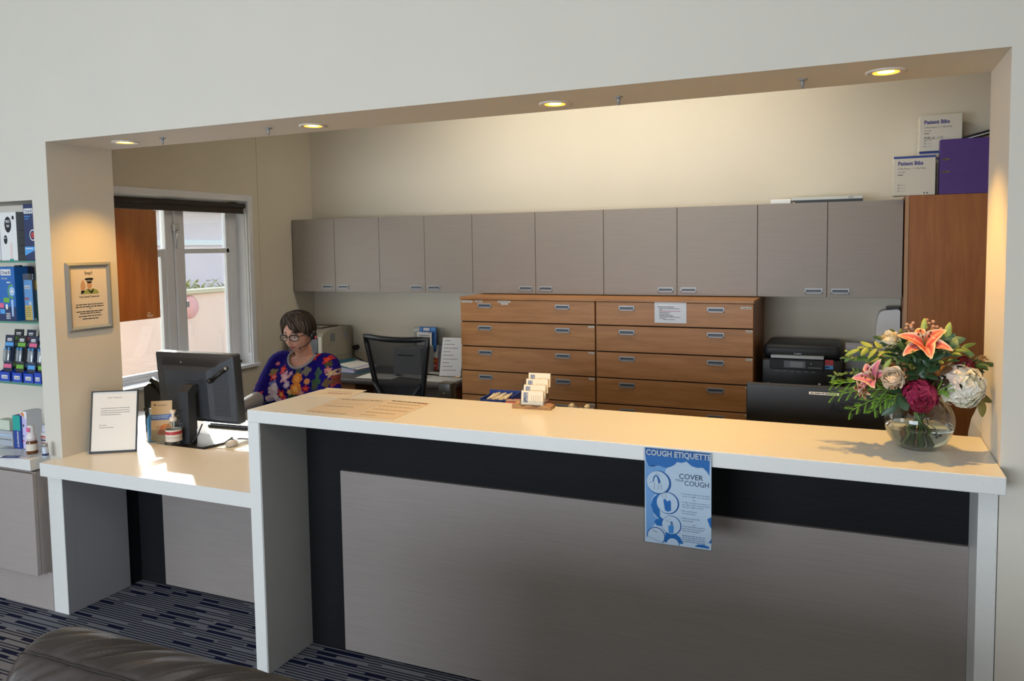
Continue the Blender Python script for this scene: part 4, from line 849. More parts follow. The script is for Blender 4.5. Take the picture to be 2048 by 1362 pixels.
flat('document', 'white paper at the bench edge under the mesh chair back', 'paper', .18, 2.42, .297, .21, R(6), paper, z=ZB + .0006)
flat('document', 'loose paper on the bench behind the mesh chair', 'paper', .42, 2.55, .297, .21, R(-14), mat('grey_paper', '#c8c5bf', .7), z=ZB + .0006, lines_=6)
flat('document', 'white paper with red print beside the red leaflets on the bench', 'paper', .60, 2.66, .297, .15, R(4), paper, z=ZB + .0006, lines_=4)
flat('document', 'pale paper at the right end of the bench by the drawers', 'paper', .70, 2.44, .26, .20, R(-2), mat('pale_grey_paper', '#d3d2cc', .7), th=.003, z=ZB + .0006)
# tray box seen through the chair mesh
bx = thing('document_box', 'grey document box with a slot on the bench behind the mesh chair', 'box', (.33, 2.66, ZB)); MB().box(-.12, -.1, 0, .12, .1, .20, greyp, .004).build('box', bx); MB().box(-.08, -.1012, .14, .06, -.1002, .15, black).build('slot', bx)
# brochures against the wall
br = thing('brochure_stand', 'clear stand of blue brochures against the back wall', 'brochures', (.26, 2.78, ZB))
br_m = MB(); br_m.box(-.03, 0, 0, .24, .06, .004, acrylic); br_m.box(-.03, .058, .004, .24, .060, .33, acrylic); br_m.build('stand', br)
def leaf_(par_label, x, z, w_, h_, y, m0, marks, name='brochure', cat='brochure'):
    t = thing(name, par_label, cat, (br.location.x + x, br.location.y + y, br.location.z + z), (R(-5), 0, 0)); MB().box(0, 0, 0, w_, .006, h_, m0).build('cover', t)
    p = MB(); Q = XZ(0, -.0006, 0)
    for mk in marks: p.rect(*mk[:4], mk[4], Q, .0003 * mk[5])
    p.build('print', t); return t
leaf_('tall blue brochure on the stand against the back wall', .03, .155, .15, .18, .030, blue, [(.035, .15, .09, .172, white, 1), (.1, .15, .14, .175, skyb, 1), (.01, .12, .02, .175, skyb, 1)])
leaf_('white card with two dark lines in front of the blue brochure', .02, .150, .13, .145, .012, white, [(.015, .118, .115, .122, ink, 1), (.10, .138, .125, .142, redp, 1), (.015, .10, .115, .104, ink, 1)], 'card', 'card')
leaf_('red and white leaflet at the right of the brochure stand', .13, .005, .06, .14, .03, mat('red_leaflet', '#c9503f', .5), [(0, .09, .06, .14, white, 1), (.0, .06, .05, .075, orange, 2), (.01, .025, .045, .035, white, 2)], 'leaflet', 'leaflet')
leaf_('grey folder standing behind the red leaflet on the bench', .17, .005, .06, .19, .042, greyp, [(0, .0, .018, .19, white, 1)], 'folder', 'folder')
ps = thing('sign_holder', 'slanted clear holder with a printed white list beside the drawers', 'holder', (.60, 2.56, ZB), R(10))
m = MB(); m.prism([(0, 0), (.11, 0), (.115, .28), (.108, .28)], 0, .17, acrylic, Matrix(((0, 0, 1, 0), (1, 0, 0, 0), (0, 1, 0, 0), (0, 0, 0, 1)))); m.build('case', ps)
p = MB(); SL = Matrix.Rotation(-math.atan2(.108, .28), 4, 'X') @ Matrix.Rotation(pi / 2, 4, 'X'); p.rect(.003, .004, .167, .296, paper2, SL, .0012)
for q in range(9): p.lines(.02, .27 - q * .028, .05 + .03 * (q % 3), .004, ink, SL, .0016, q)
p.build('list_sheet', ps)
cl = thing('acrylic_block', 'small clear acrylic block on the bench left of the list', 'block', (.545, 2.74, ZB)); MB().box(0, 0, 0, .035, .03, .10, acrylic, .003).build('block', cl); MB().box(.002, .002, .08, .033, .028, .098, white).build('label', cl)
# black multifunction printer
mf = thing('printer', 'black multifunction printer on the bench between drawers and tall cupboard', 'printer', (2.895, 2.40, ZB))
w_ = .45
m = MB(); m.box(0, 0, 0, w_, .40, .26, black, .012, None, 3); m.box(.008, .01, .262, w_ - .008, .39, .345, black2, .03, None, 3); m.build('body', mf)
Q = XZ(0, -.001, 0); m = MB(); m.box(.055, -.02, .265, w_ - .10, .012, .285, alu, .003); m.build('silver_trim', mf)
m = MB(); m.box(.05, -.018, .20, w_ - .10, .0, .262, black2, .004); m.rect(.13, .212, .25, .252, slotgrey, XZ(0, -.0186, 0)); m.rect(.165, .216, .235, .248, greyp, XZ(0, -.0188, 0)); m.rect(.262, .214, .335, .218, greyp, XZ(0, -.0188, 0)); m.disc(.28, .24, .003, white, XZ(0, -.0188, 0), n=8)
for q in range(6): m.rect(.08 + q * .04, .186, .105 + q * .04, .189, greyp, Q)
m.build('control_panel', mf)
m = MB(); m.text('brother', .014, alu, XZ(0, -.001, 0), .185, .290, .0, bold=.02, width=.042); m.rect(.035, .10, .05, .115, greyp, Q); m.rect(w_ - .13, .115, w_ - .118, .124, white, Q); m.build('lettering', mf)
m = MB(); m.rect(w_ - .095, .21, w_ - .05, .265, redp, Q); m.rect(w_ - .095, .21, w_ - .05, .232, skyb, Q, .0003); m.rect(w_ - .095, .218, w_ - .07, .226, navy, Q, .0005); m.build('sticker', mf)
MB().box(.06, -.02, .02, w_ - .09, .0, .09, black2, .003).build('paper_tray', mf)
mc = thing('desk_fan_case', 'slim black upright case beside the drawers at the black printer', 'case', (2.866, 2.30, ZB)); MB().box(0, 0, 0, .026, .09, .40, black, .01).build('case', mc) if 0 else None
bpy.data.objects.remove(mc)
# things right of the printer, behind the flowers
s1 = thing('storage_box', 'grey card box with pale lid on the bench right of the black printer', 'box', (3.36, 2.55, ZB)); MB().box(0, 0, 0, .145, .2, .30, greyp, .002).build('box', s1); MB().box(-.004, -.004, .30, .149, .204, .33, mat('lid_lilac', '#a9a8b6', .5), .002).build('lid', s1)
s2 = thing('box_file', 'dark purple box file on the bench right of the black printer', 'box', (3.36, 2.44, ZB)); MB().box(0, 0, 0, .15, .09, .20, mat('dark_purple_board', '#2c2440', .5), .002).build('box', s2)
di = thing('towel_dispenser', 'white plastic hand towel dispenser on the back wall beside the tall cupboard', 'dispenser', (3.60, YB - .001, .86))
m = MB(); m.prism([(-.075, 0), (.054, 0), (.054, .405), (.050, .415), (.04, .42), (-.03, .412), (-.048, .405), (-.060, .392), (-.067, .37), (-.072, .34), (-.085, .15)], 0, .17, white, Matrix.Rotation(pi / 2, 4, 'X')); m.build('cover', di); MB().box(-.02, -.12, .418, .05, -.04, .43, black).build('lock', di)
# small things on the hutch behind the counter
sp = thing('speaker', 'small black speaker on the low shelf behind the card holder', 'speaker', (1.70, .66, .975)); MB().box(-.033, -.03, 0, .033, .03, .10, mat('speaker_black', '#26292b', .35), .008, None, 3).build('case', sp); MB().lines(-.006, .052, .013, .003, alu, XZ(0, -.031, 0), 0, 4).build('logo', sp)
tz = .975
bt_ = thing('tray', 'blue plastic tray behind the counter', 'tray', (1.97, .66, tz), R(4)); m = MB(); bl_ = mat('tray_blue', '#1d3f9e', .4)
m.box(-.075, -.06, 0, .075, .06, .003, bl_); m.box(-.075, .055, 0, .075, .06, .068, bl_); m.box(-.075, -.06, 0, .075, -.055, .045, bl_); m.box(-.075, -.06, 0, -.07, .06, .05, bl_); m.box(.07, -.06, 0, .075, .06, .065, bl_); m.build('tray', bt_)
for q in range(9):
    k = thing('paper_stick', 'thin white stick lying in the blue tray behind the counter', 'stick', (1.925 + q * .0105, .655, tz + .048 + .003 * (q % 3)), (R(4), 0, R(6 - 3 * (q % 4))), 'white sticks in the blue tray'); MB().tube([(0, -.05, 0), (0, .045, 0)], .0055, mat('stick_white', '#dad6cc', .6), 8).build('stick', k)
    MB().box(-.004, -.05, -.047, .004, -.048, -.004, MATS['stick_white']) 
bk = thing('notebook', 'red and grey notebook lying behind the card holder', 'book', (2.12, .60, tz), R(14)); MB().box(-.09, -.05, 0, .09, .05, .050, redp, .002).build('cover', bk); MB().box(-.085, -.052, .008, .085, .048, .044, mat('page_edges', '#b9a99a', .8)).build('pages', bk); MB().box(-.09, -.02, .050, .09, .015, .054, mat('grey_band', '#a79a92', .6)).build('band', bk)
for q, (x, nm) in enumerate(((2.30, 'left'), (2.37, 'right'))):
    k = thing('tape_dispenser', 'clear tape dispenser behind the counter, %s of the two' % nm, 'tape', (x, .66, tz), R(10 * q), 'clear tape dispensers')
    MB().box(-.03, -.02, 0, .03, .02, .03, acrylic, .006).build('base', k); MB().tube([(0, -.012, .03), (0, .012, .03)], .011, mat('tape_roll', '#dcd8cc', .3), 18).build('tape_roll', k)
# ================================================================ on top of the cupboards
K1t = K1 + .001
ls = thing('paper_tray', 'pale document case with metal clasp on top of the wall cupboards', 'case', (3.04, 2.66, K1t))
MB().box(.02, 0, 0, .40, .20, .016, black).build('base', ls); MB().box(0, -.004, .016, .40, .2, .034, mat('pale_case', '#c6cbc6', .4), .003).build('lid', ls); MB().box(.32, -.006, .017, .345, -.003, .033, chrome).build('clasp', ls)
es = thing('envelope', 'white padded envelope beside the document case on the cupboards', 'envelope', (2.915, 2.67, K1t)); MB().box(0, 0, 0, .12, .16, .028, white, .004).build('envelope', es)
def bibs(label, x, y, z, w_, d_, h_, blue_top, perla):
    t = thing('carton', label, 'box', (x, y, z), 0, 'patient bib cartons'); b = MB().box(0, 0, 0, w_, d_, h_, mat('carton_white', '#d4cfc0', .6), .0015); b.build('carton', t)
    Q = XZ(0, -.0006, 0); p = MB()
    if blue_top: p.rect(0, h_ - .012, w_, h_, mat('carton_blue', '#2a4390', .5), Q, .0001); p.rect(0, 0, w_, d_, MATS['carton_blue'], TR(0, 0, h_ + .0005))
    pv = mat('bibs_violet', '#3c3784', .5)
    p.text('Patient Bibs', .030, pv, Q, .022, h_ - .050, .0003, bold=.03, width=w_ * .60); p.text('2-Ply Paper + 1-Ply Poly', .0125, ink, Q, .022, h_ - .074, .0003, width=w_ * .66); p.text('13"x18"', .0125, ink, Q, .022, h_ - .094, .0003, width=.036); p.rect(.022, h_ - .106, .05, h_ - .103, inkd, Q, .0003)
    if perla: p.text('PERLA- 115', .022, ink, Q, .022, h_ - .138, .0003, width=w_ * .44)
    for q in range(3): yy = .058 - q * .016; p.rect(.022, yy, .032, yy + .003, inkd, Q, .0003); p.rect(.034, yy, .064, yy + .001, ink, Q, .0003)
    p.disc(w_ - .055, .012, .004, inkd, Q, .0003, 8); p.disc(w_ - .04, .012, .004, inkd, Q, .0003, 8)
    S2 = Matrix.Rotation(-pi / 2, 4, 'Z') @ Matrix.Rotation(pi / 2, 4, 'X') @ TR(0, 0, .0006)
    for q in range(3): p.rect(-d_ * .6 - .01, h_ * (.3 + .22 * q), -d_ * .6, h_ * (.38 + .22 * q), ink, S2)
    p.build('print', t); return t
bibs('white carton of patient bibs with blue top edge, in front on the cupboard', 3.598, 2.575, 1.9465, .213, .10, .222, True, False)
bibs('white carton of patient bibs with blue lid behind the front carton', 3.735, 2.70, 1.9465, .24, .18, .255, True, False)
bibs('white PERLA carton of patient bibs, topmost of the stack', 3.735, 2.69, 2.2025, .215, .18, .205, False, True)
# repeat of the top one lifts onto the blue lid
pb = thing('ring_binder', 'purple lever arch binder standing on the tall cupboard', 'binder', (3.83, 2.555, 1.9445))
MB().box(0, 0, 0, .285, .075, .305, purple, .002).build('cover', pb)
m = MB()
for zz in (.125, .195): m.prism([(.03 * math.cos(a_ * .3927) * .75 + .03, .006 * math.sin(a_ * .3927) + zz) for a_ in range(16)], 0, .0015, chrome, XZ(0, -.0004, 0)); m.box(.012, -.004, zz - .002, .03, -.002, zz + .002, black)
m.build('ring_slots', pb)
fo = thing('folder', 'black folder lying tilted on top of the purple binder', 'folder', (4.06, 2.59, 2.275), (0, R(-14), 0)); MB().box(-.12, -.02, 0, .22, .20, .014, black).build('cover', fo); MB().box(-.12, -.0215, -.004, .22, -.0205, 0, white).build('paper_edge', fo)
# ================================================================ mesh-back office chairs
netm = mesh_fabric('chair_mesh', '#0d0e10', .22)
def office_chair(label, x, y, rot):
    t = thing('office_chair', label, 'chair', (x, y, 0), rot, 'black mesh-back office chairs')
    # local: sitter faces +y, backrest at y = -0.22
    def bp(u, v, dy=0): # u -1..1 , v 0..1 ; narrows downwards, curved
        w_ = .175 + .085 * v; return (u * w_, -.23 - .05 * (v - .4) + .035 * (u * u - 1) * -1 * -1 + dy - .02 * (1 - v), .66 + .43 * v + .012 * (u * u) * v)
    m = MB(); path = [bp(-1, q / 8) for q in range(9)] + [bp(-1 + q / 5, 1) for q in range(1, 10)] + [bp(1, 1 - q / 8) for q in range(9)] + [bp(1 - q / 5, 0) for q in range(1, 11)]
    m.tube(path, .019, black, 8); m.build('back_frame', t)
    m = MB(); vs = [bp(-1 + 2 * i / 10, j / 8) for j in range(9) for i in range(11)]; fs = [(j * 11 + i, j * 11 + i + 1, (j + 1) * 11 + i + 1, (j + 1) * 11 + i) for j in range(8) for i in range(10)]; m.add(vs, fs, netm, None, True); m.build('mesh_back', t)
    m = MB(); a0 = bp(0, .08); 
    m.tube([bp(-.95, .30, -.02), (-.06, -.27, .62), (0, -.26, .56)], .012, black2, 8); m.tube([bp(.95, .30, -.02), (.06, -.27, .62), (0, -.26, .56)], .012, black2, 8); m.tube([(0, -.26, .60), (0, -.24, .48), (0, -.14, .42), (0, 0, .41)], .022, black2, 8); m.build('back_brace', t)
    m = MB(); m.box(-.24, -.20, .43, .24, .26, .50, black2, .03, None, 4); m.build('seat', t)
    m = MB(); m.tube([(0, 0, .43), (0, 0, .09)], .028, black, 14); m.build('gas_column', t)
    m = MB()
    for q in range(5):
        a_ = 2 * pi * q / 5 + .3; m.tube([(0, 0, .11), (.14 * math.cos(a_), .14 * math.sin(a_), .10), (.25 * math.cos(a_), .25 * math.sin(a_), .075)], [.028, .02, .016], black, 8)
    m.build('star_base', t)
    for q in range(5):
        a_ = 2 * pi * q / 5 + .3; c_ = MB(); X_ = TR(.25 * math.cos(a_), .25 * math.sin(a_), .031) @ Matrix.Rotation(a_, 4, 'Z'); c_.tube([(0, -.022, 0), (0, .022, 0)], .030, black, 14, X_); c_.build('castor', t)
    return t
office_chair('black mesh-back office chair pushed up to the back bench', .66, 2.19, R(-6))
# ================================================================ leather sofa in the foreground
leather = mat('brown_leather', '#332a26', .33, spec=.55, var=.12, vs=8, bump=.06, bs=260)
so = thing('sofa', 'dark brown leather sofa in the foreground, seen over its back', 'sofa', (1.60, -2.2, 0))
from mathutils import noise as NZ
def puff(x0, x1, prof, mname, parent, seed, nx=90, amp=.012, seam=None):
    """a padded roll: closed profile in (y,z) swept along x, with gathered folds"""
    m = MB(); n_ = len(prof); vs = []; fs = []
    for i in range(nx + 1):
        t = i / nx; x = x0 + (x1 - x0) * t; e = min(t, 1 - t) * (x1 - x0); k = 1 - .55 * max(0, 1 - e / .10) ** 2.2
        cy = sum(p[0] for p in prof) / n_; cz = min(p[1] for p in prof)
        for j, (y, z_) in enumerate(prof):
            u_ = j / n_; q_ = u_ - seam if seam else u_
            w_ = x * 1.0 + q_ * .55
            v = (NZ.noise(Vector((w_ * 24, u_ * 2.2, seed))) + .45 * NZ.noise(Vector((w_ * 38, u_ * 3.5, seed + 4)))) * amp
            if seam: v *= min(1, .25 + abs(q_) * 14); v -= .0045 * math.exp(-(q_ / .012) ** 2)
            d = Vector((y - cy, z_ - cz - .1)); d = d.normalized() if d.length > 0 else d
            vs.append((x, cy + (y - cy) * k + d.x * v, cz + (z_ - cz) * (k * .35 + .65) + d.y * v))
    for i in range(nx):
        for j in range(n_): fs.append((i * n_ + j, i * n_ + (j + 1) % n_, (i + 1) * n_ + (j + 1) % n_, (i + 1) * n_ + j))
    fs.append(list(range(n_))[::-1]); fs.append([nx * n_ + j for j in range(n_)])
    m.add(vs, fs, leather, None, True); o = m.build(mname, parent); fixn(o); return o, vs, n_
def arcp(cy, cz, ry, rz, a0, a1, n): return [(cy + ry * math.cos(R(a0 + (a1 - a0) * q / n)), cz + rz * math.sin(R(a0 + (a1 - a0) * q / n))) for q in range(n + 1)]
back = [(1.02, .30), (1.02, .45), (1.018, .6)] + arcp(.895, .70, .12, .125, 0, 180, 60) + [(.772, .6), (.765, .45), (.74, .30)]
SJ = 3 + 40
_, bvs, bn = puff(.04, 1.9, back, 'back_cushion', so, 3, 700, .0110, SJ / (len(back)))
pp = MB(); pp.tube([Vector(bvs[q * bn + SJ]) + Vector((0, -.0015, .0015)) for q in range(0, 701, 5)], .0028, mat('leather_piping', '#211b16', .35), 6); pp.build('piping', so)
puff(.10, 1.9, [(.80, .30), (.80, .47), (.70, .50), (.2, .50), (.10, .46), (.08, .30)], 'seat_cushion', so, 8, 60, .008)
m = MB(); m.box(.02, .05, .06, 1.94, 1.03, .31, leather, .03, None, 3); m.build('frame', so)
for x in (.1, 1.86):
    for y in (.12, .96): MB().cyl(x, y, 0, .025, .07, black, 12).build('foot', so)
# ================================================================ the seated person
from mathutils.bvhtree import BVHTree
PO = Vector((.285, 1.42, 0))
def remesh(mb, name, voxel, smooth=2, iters=3):
    o = mb.build(name); b = bmesh.new(); b.from_mesh(o.data); bmesh.ops.recalc_face_normals(b, faces=b.faces[:]); b.to_mesh(o.data); b.free()
    m = o.modifiers.new('r', 'REMESH'); m.mode = 'VOXEL'; m.voxel_size = voxel; m.use_smooth_shade = True
    if smooth: s = o.modifiers.new('s', 'SMOOTH'); s.factor = .5; s.iterations = iters
    dg = bpy.context.evaluated_depsgraph_get(); me = bpy.data.meshes.new_from_object(o.evaluated_get(dg)); me.name = name
    bpy.data.objects.remove(o); return me
def limb(mb, pts, rr, m, n=18, sub=6):
    """smooth tapered tube through joints, with rounded ends"""
    P_ = [Vector(p) for p in pts]; out = []; ro = []
    for i in range(len(P_) - 1):
        p0 = P_[max(i - 1, 0)]; p1, p2 = P_[i], P_[i + 1]; p3 = P_[min(i + 2, len(P_) - 1)]
        for k in range(sub):
            t = k / sub; out.append(.5 * ((2 * p1) + (p2 - p0) * t + (2 * p0 - 5 * p1 + 4 * p2 - p3) * t * t + (3 * p1 - p0 - 3 * p2 + p3) * t ** 3)); ro.append(rr[i] * (1 - t) + rr[i + 1] * t)
    out.append(P_[-1]); ro.append(rr[-1])
    d0 = (out[0] - out[1]).normalized(); d1 = (out[-1] - out[-2]).normalized()
    a = [out[0] + d0 * ro[0] * math.sin(q) for q in (1.35, 1.0, .55)]; ra = [ro[0] * math.cos(q) for q in (1.35, 1.0, .55)]
    b = [out[-1] + d1 * ro[-1] * math.sin(q) for q in (.55, 1.0, 1.35)]; rb = [ro[-1] * math.cos(q) for q in (.55, 1.0, 1.35)]
    mb.tube(a + out + b, ra + ro + rb, m, n)
def loft(mb, rings, m, n=40):
    vs = []; fs = []
    for (z, cx, cy, rx, ry) in rings:
        for k in range(n):
            a = 2 * pi * k / n; c, s = math.cos(a), math.sin(a); e = .85
            vs.append((cx + rx * math.copysign(abs(c) ** e, c), cy + ry * math.copysign(abs(s) ** e, s), z))
    for i in range(len(rings) - 1):
        for k in range(n): fs.append((i * n + k, i * n + (k + 1) % n, (i + 1) * n + (k + 1) % n, (i + 1) * n + k))
    fs.append(list(range(n))[::-1]); fs.append([(len(rings) - 1) * n + k for k in range(n)]); mb.add(vs, fs, m, None, True)
skin = mat('skin', '#cb9a84', .5, spec=.35, sub=.15, var=.05, vs=30)
lipm = mat('lips', '#b56f6c', .45, sub=.1)
HC = Vector((.315, 1.338, 1.183)); HM = TR(*HC) @ Matrix.Scale(1.05, 4) @ Matrix.Rotation(R(7), 4, 'Z') @ Matrix.Rotation(R(11), 4, 'X')
def g(x, s): return math.exp(-(x / s) ** 2)
def head_pt(th, ph):
    """th from the crown down, ph around; face at -y"""
    dx, dy, dz = math.sin(th) * math.sin(ph), -math.sin(th) * math.cos(ph), math.cos(th)
    x, y, z = dx * .072, dy * .093, dz * .115
    t = max(0, -z / .115)
    x *= 1 - .22 * t ** 1.6; y *= (1 - .14 * t ** 2 if y < 0 else 1 - .42 * t ** 1.1)
    x *= 1 + .03 * g(z - .03, .04)
    f = max(0, -dy) ** .6 if dy < 0 else 0
    if f > 0:
        o = 0
        o += .005 * g(z - .030, .012) * g(x, .05)                                   # brow
        o -= .011 * (g(x - .031, .017) + g(x + .031, .017)) * g(z - .010, .013)      # sockets
        o += (.007 + .023 * min(1, max(0, (.020 - z) / .05))) * g(x, .0095) * (1 if -.034 < z < .022 else g(z + .034 if z < 0 else z - .022, .007))
        o += .008 * (g(x - .012, .007) + g(x + .012, .007)) * g(z + .030, .008)
        o += .006 * (g(x - .040, .022) + g(x + .040, .022)) * g(z + .018, .02)      # cheeks
        o += .006 * g(x, .022) * g(z + .058, .016)                                   # muzzle
        o += .004 * g(x, .020) * g(z + .052, .0045) + .005 * g(x, .016) * g(z + .064, .005) - .003 * g(x, .022) * g(z + .058, .0022)
        o += .007 * g(x, .018) * g(z + .094, .014) - .003 * g(x, .02) * g(z + .076, .006)
        y -= o * f
    return Vector((x, y, z))
body = MB()
NT, NP = 110, 130; vs = [head_pt(pi * i / NT, 2 * pi * j / NP) for i in range(NT + 1) for j in range(NP)]
body.add([HM @ v for v in vs], [(i * NP + j, i * NP + (j + 1) % NP, (i + 1) * NP + (j + 1) % NP, (i + 1) * NP + j) for i in range(NT) for j in range(NP)], skin, None, True)
for s in (-1, 1):  # ears and upper eyelids
    body.ball((0, 0, 0), .010, .020, .031, skin, 10, HM @ TR(.069 * s, .012, -.004) @ Matrix.Rotation(R(18 * s), 4, 'Z'))
cx = .285
limb(body, [(.29, 1.425, .98), (.296, 1.41, 1.05), (.308, 1.37, 1.12)], [.062, .052, .052], skin)
loft(body, [(.46, cx, 1.47, .18, .12), (.56, cx, 1.46, .175, .12), (.67, cx, 1.445, .15, .105), (.78, cx, 1.43, .152, .108), (.88, cx, 1.42, .16, .115), (.95, cx, 1.42, .165, .10), (1.0, cx, 1.425, .145, .08), (1.03, cx, 1.425, .09, .06)], skin)
for s in (-1, 1): body.ball((cx + s * .075, 1.335, .86), .06, .045, .065, skin, 10)
SHR, ELR, WRR = (.105, 1.42, .985), (.082, 1.285, .785), (.105, 1.035, .768)
SHL, ELL, WRL = (.465, 1.42, .985), (.535, 1.32, .775), (.42, 1.045, .755)
for sh, el, wr in ((SHR, ELR, WRR), (SHL, ELL, WRL)):
    limb(body, [(cx + (sh[0] - cx) * .55, 1.42, .985), sh, [(sh[i] + el[i]) / 2 for i in range(3)], el, [(el[i] * .5 + wr[i] * .5) for i in range(3)], wr], [.06, .055, .048, .040, .037, .026], skin)
def hand(wr, dirv, side):
    d = Vector(dirv).normalized(); up = Vector((0, 0, 1)); lat = d.cross(up).normalized() * side; dn = -lat.cross(d) * side
    w_ = Vector(wr); pm = w_ + d * .055
    body.ball((0, 0, 0), .040, .048, .016, skin, 10, Matrix(((lat.x, d.x, up.x, pm.x), (lat.y, d.y, up.y, pm.y), (lat.z, d.z, up.z, pm.z), (0, 0, 0, 1))))
    for q, (off, ln) in enumerate(((-.030, .062), (-.010, .072), (.011, .068), (.031, .054))):
        b0 = pm + d * .035 + lat * off; sp = lat * (off * .25)
        limb(body, [b0, b0 + d * ln * .45 + sp * .5 + up * .006, b0 + d * ln * .8 + sp - up * .010, b0 + d * ln * .92 + sp - up * .026], [.0095, .009, .008, .007], skin, 10, 3)
    t0 = w_ + d * .022 - lat * .030
    limb(body, [t0, t0 + d * .030 - lat * .026 - up * .004, t0 + d * .062 - lat * .032 - up * .016], [.013, .011, .008], skin, 10, 3)
hand(WRR, (.2, -.97, -.12), 1); hand(WRL, (-.3, -.95, -.08), -1)
for s in (-1, 1):  # legs, feet
    hx = cx + .095 * s
    limb(body, [(hx, 1.46, .53), (hx + .01 * s, 1.22, .545), (hx + .015 * s, 1.00, .535), (hx + .015 * s, 1.01, .30), (hx + .015 * s, 1.03, .09)], [.095, .082, .060, .055, .040], skin)
    limb(body, [(hx + .015 * s, 1.04, .06), (hx + .02 * s, .93, .04)], [.036, .030], skin)
me = remesh(body, 'person', .0042, True, 2)
pe = bpy.data.objects.new('person', me); COL.objects.link(pe); me.transform(TR(-PO.x, -PO.y, 0)); pe.location = PO
me.materials.clear(); me.materials.append(skin); me.materials.append(lipm); me.materials.append(mat('mouth_line', '#5a2a2a', .6))
Hi = (TR(-PO.x, -PO.y, 0) @ HM).inverted()
for p in me.polygons:
    q = Hi @ p.center; p.use_smooth = True
    if q.y < -.07 and abs(q.x) < .024 and -.0685 + .22 * abs(q.x) < q.z < -.0490 - .22 * abs(q.x): p.material_index = 2 if abs(q.z + .0583) < .0022 and abs(q.x) < .015 else 1
tag(pe, 'seated person in a blue floral top and headset looking down at the screen', 'person')
PT = TR(-PO.x, -PO.y, 0)
# eyes, brows
for s in (-1, 1):
    m = MB(); m.ball((.031 * s, -.0765, .006), .0118, .0105, .0112, mat('eye_white', '#d8cfc8', .2), 12, HM); m.disc(.031 * s, .001, .0052, mat('iris', '#4a4a3e', .2), HM @ TR(0, -.0876, 0) @ Matrix.Rotation(pi / 2, 4, 'X')); m.build('eye', pe, PT)
    m = MB(); m.ball((.031 * s, -.0765, .0085), .0130, .0118, .0110, skin, 12, HM); m.build('eyelid', pe, PT)
    m = MB(); m.tube([HM @ Vector((s * (.014 + .007 * k), -.0945 + .0035 * k * k * .35, .029 + .0035 * math.sin(k * .8))) for k in range(5)], [.002, .0028, .0028, .0024, .0012], mat('brow_hair', '#6a584a', .8), 6); m.build('eyebrow', pe, PT)
# hair: cap with a swept fringe, built up of locks
def hair_mat():
    m, nt, b = newmat('hair'); L = nt.links.new; tc = nt.nodes.new('ShaderNodeTexCoord'); a = nt.nodes.new('ShaderNodeAttribute'); a.attribute_name = 'Col'
    L(a.outputs['Color'], b.inputs['Base Color']); setp(b, Roughness=.6, **{'Specular IOR Level': .2}); return m
hairm = hair_mat(); hair = MB(); rn = random.Random(5)
def hs(th, ph, off):
    v = head_pt(th, ph); n = Vector((v.x / .072 ** 2, v.y / .093 ** 2, v.z / .115 ** 2)).normalized(); return v + n * off
def hem(ph):
    """how far down (theta) the hair reaches at azimuth ph (0 = face, +/-pi = nape)"""
    a = abs((ph + pi) % (2 * pi) - pi); s = math.sin(ph)
    if a < .9: return R(52) + R(24) * max(0, min(1, (s + .15) / .6)) + R(20) * max(0, min(1, (-s - .35) / .4))
    if a < 1.6: return R(76) + (a - .9) / .7 * R(26)
    return R(102) + (a - 1.6) / 1.54 * R(22)
nt_, np_ = 26, 72; vs = []; cols = []
for i in range(nt_ + 1):
    for j in range(np_):
        ph = 2 * pi * j / np_; th = hem(ph) * i / nt_; k = .009 + (.008 + .012 * min(1, abs(ph if ph < pi else ph - 2 * pi) / 1.4)) * math.sin(pi * i / nt_) + .003 * math.sin(j * 5.1 + i * .2); k *= (1 - .55 * (i / nt_) ** 4)
        vs.append(hs(th, ph, k)); q = rn.uniform(.75, 1.2) * (1.0 if math.cos(ph) < .3 else 1.35); cols.append((.050 * q, .036 * q, .026 * q))
hair.add([HM @ v for v in vs], [(i * np_ + j, i * np_ + (j + 1) % np_, (i + 1) * np_ + (j + 1) % np_, (i + 1) * np_ + j) for i in range(nt_) for j in range(np_)], hairm, None, True, cols)
crown = .35
for q in range(900):
    ph = rn.uniform(-pi, pi); h1 = hem(ph) * rn.uniform(.93, 1.06); t0 = rn.uniform(.05, .55) * h1; sw = rn.uniform(-.25, .25) + (.38 if abs(ph) < 1.1 else .05)
    pts = []; n_ = 7
    for k in range(n_):
        t = k / (n_ - 1); th = t0 + (h1 - t0) * t; pts.append(HM @ hs(th, ph - sw * (1 - t) , .013 + (.008 + .012 * min(1, abs(ph) / 1.4)) * math.sin(pi * min(1, th / max(.01, h1))) - .006 * t * t + rn.uniform(-.001, .001)))
    w_ = rn.uniform(.0012, .0027); gr = rn.random() ** 1.5 * (1.0 if abs(ph) < 1.3 else .45); base = (.032 + .17 * gr * gr, .022 + .128 * gr * gr, .014 + .092 * gr * gr)
    c0 = len(hair.v); hair.tube(pts, [w_ * .6, w_, w_, w_, w_ * .9, w_ * .7, w_ * .25], hairm, 5); hair.c[c0:] = [base] * (len(hair.v) - c0)
ho = hair.build('hair', pe, PT)
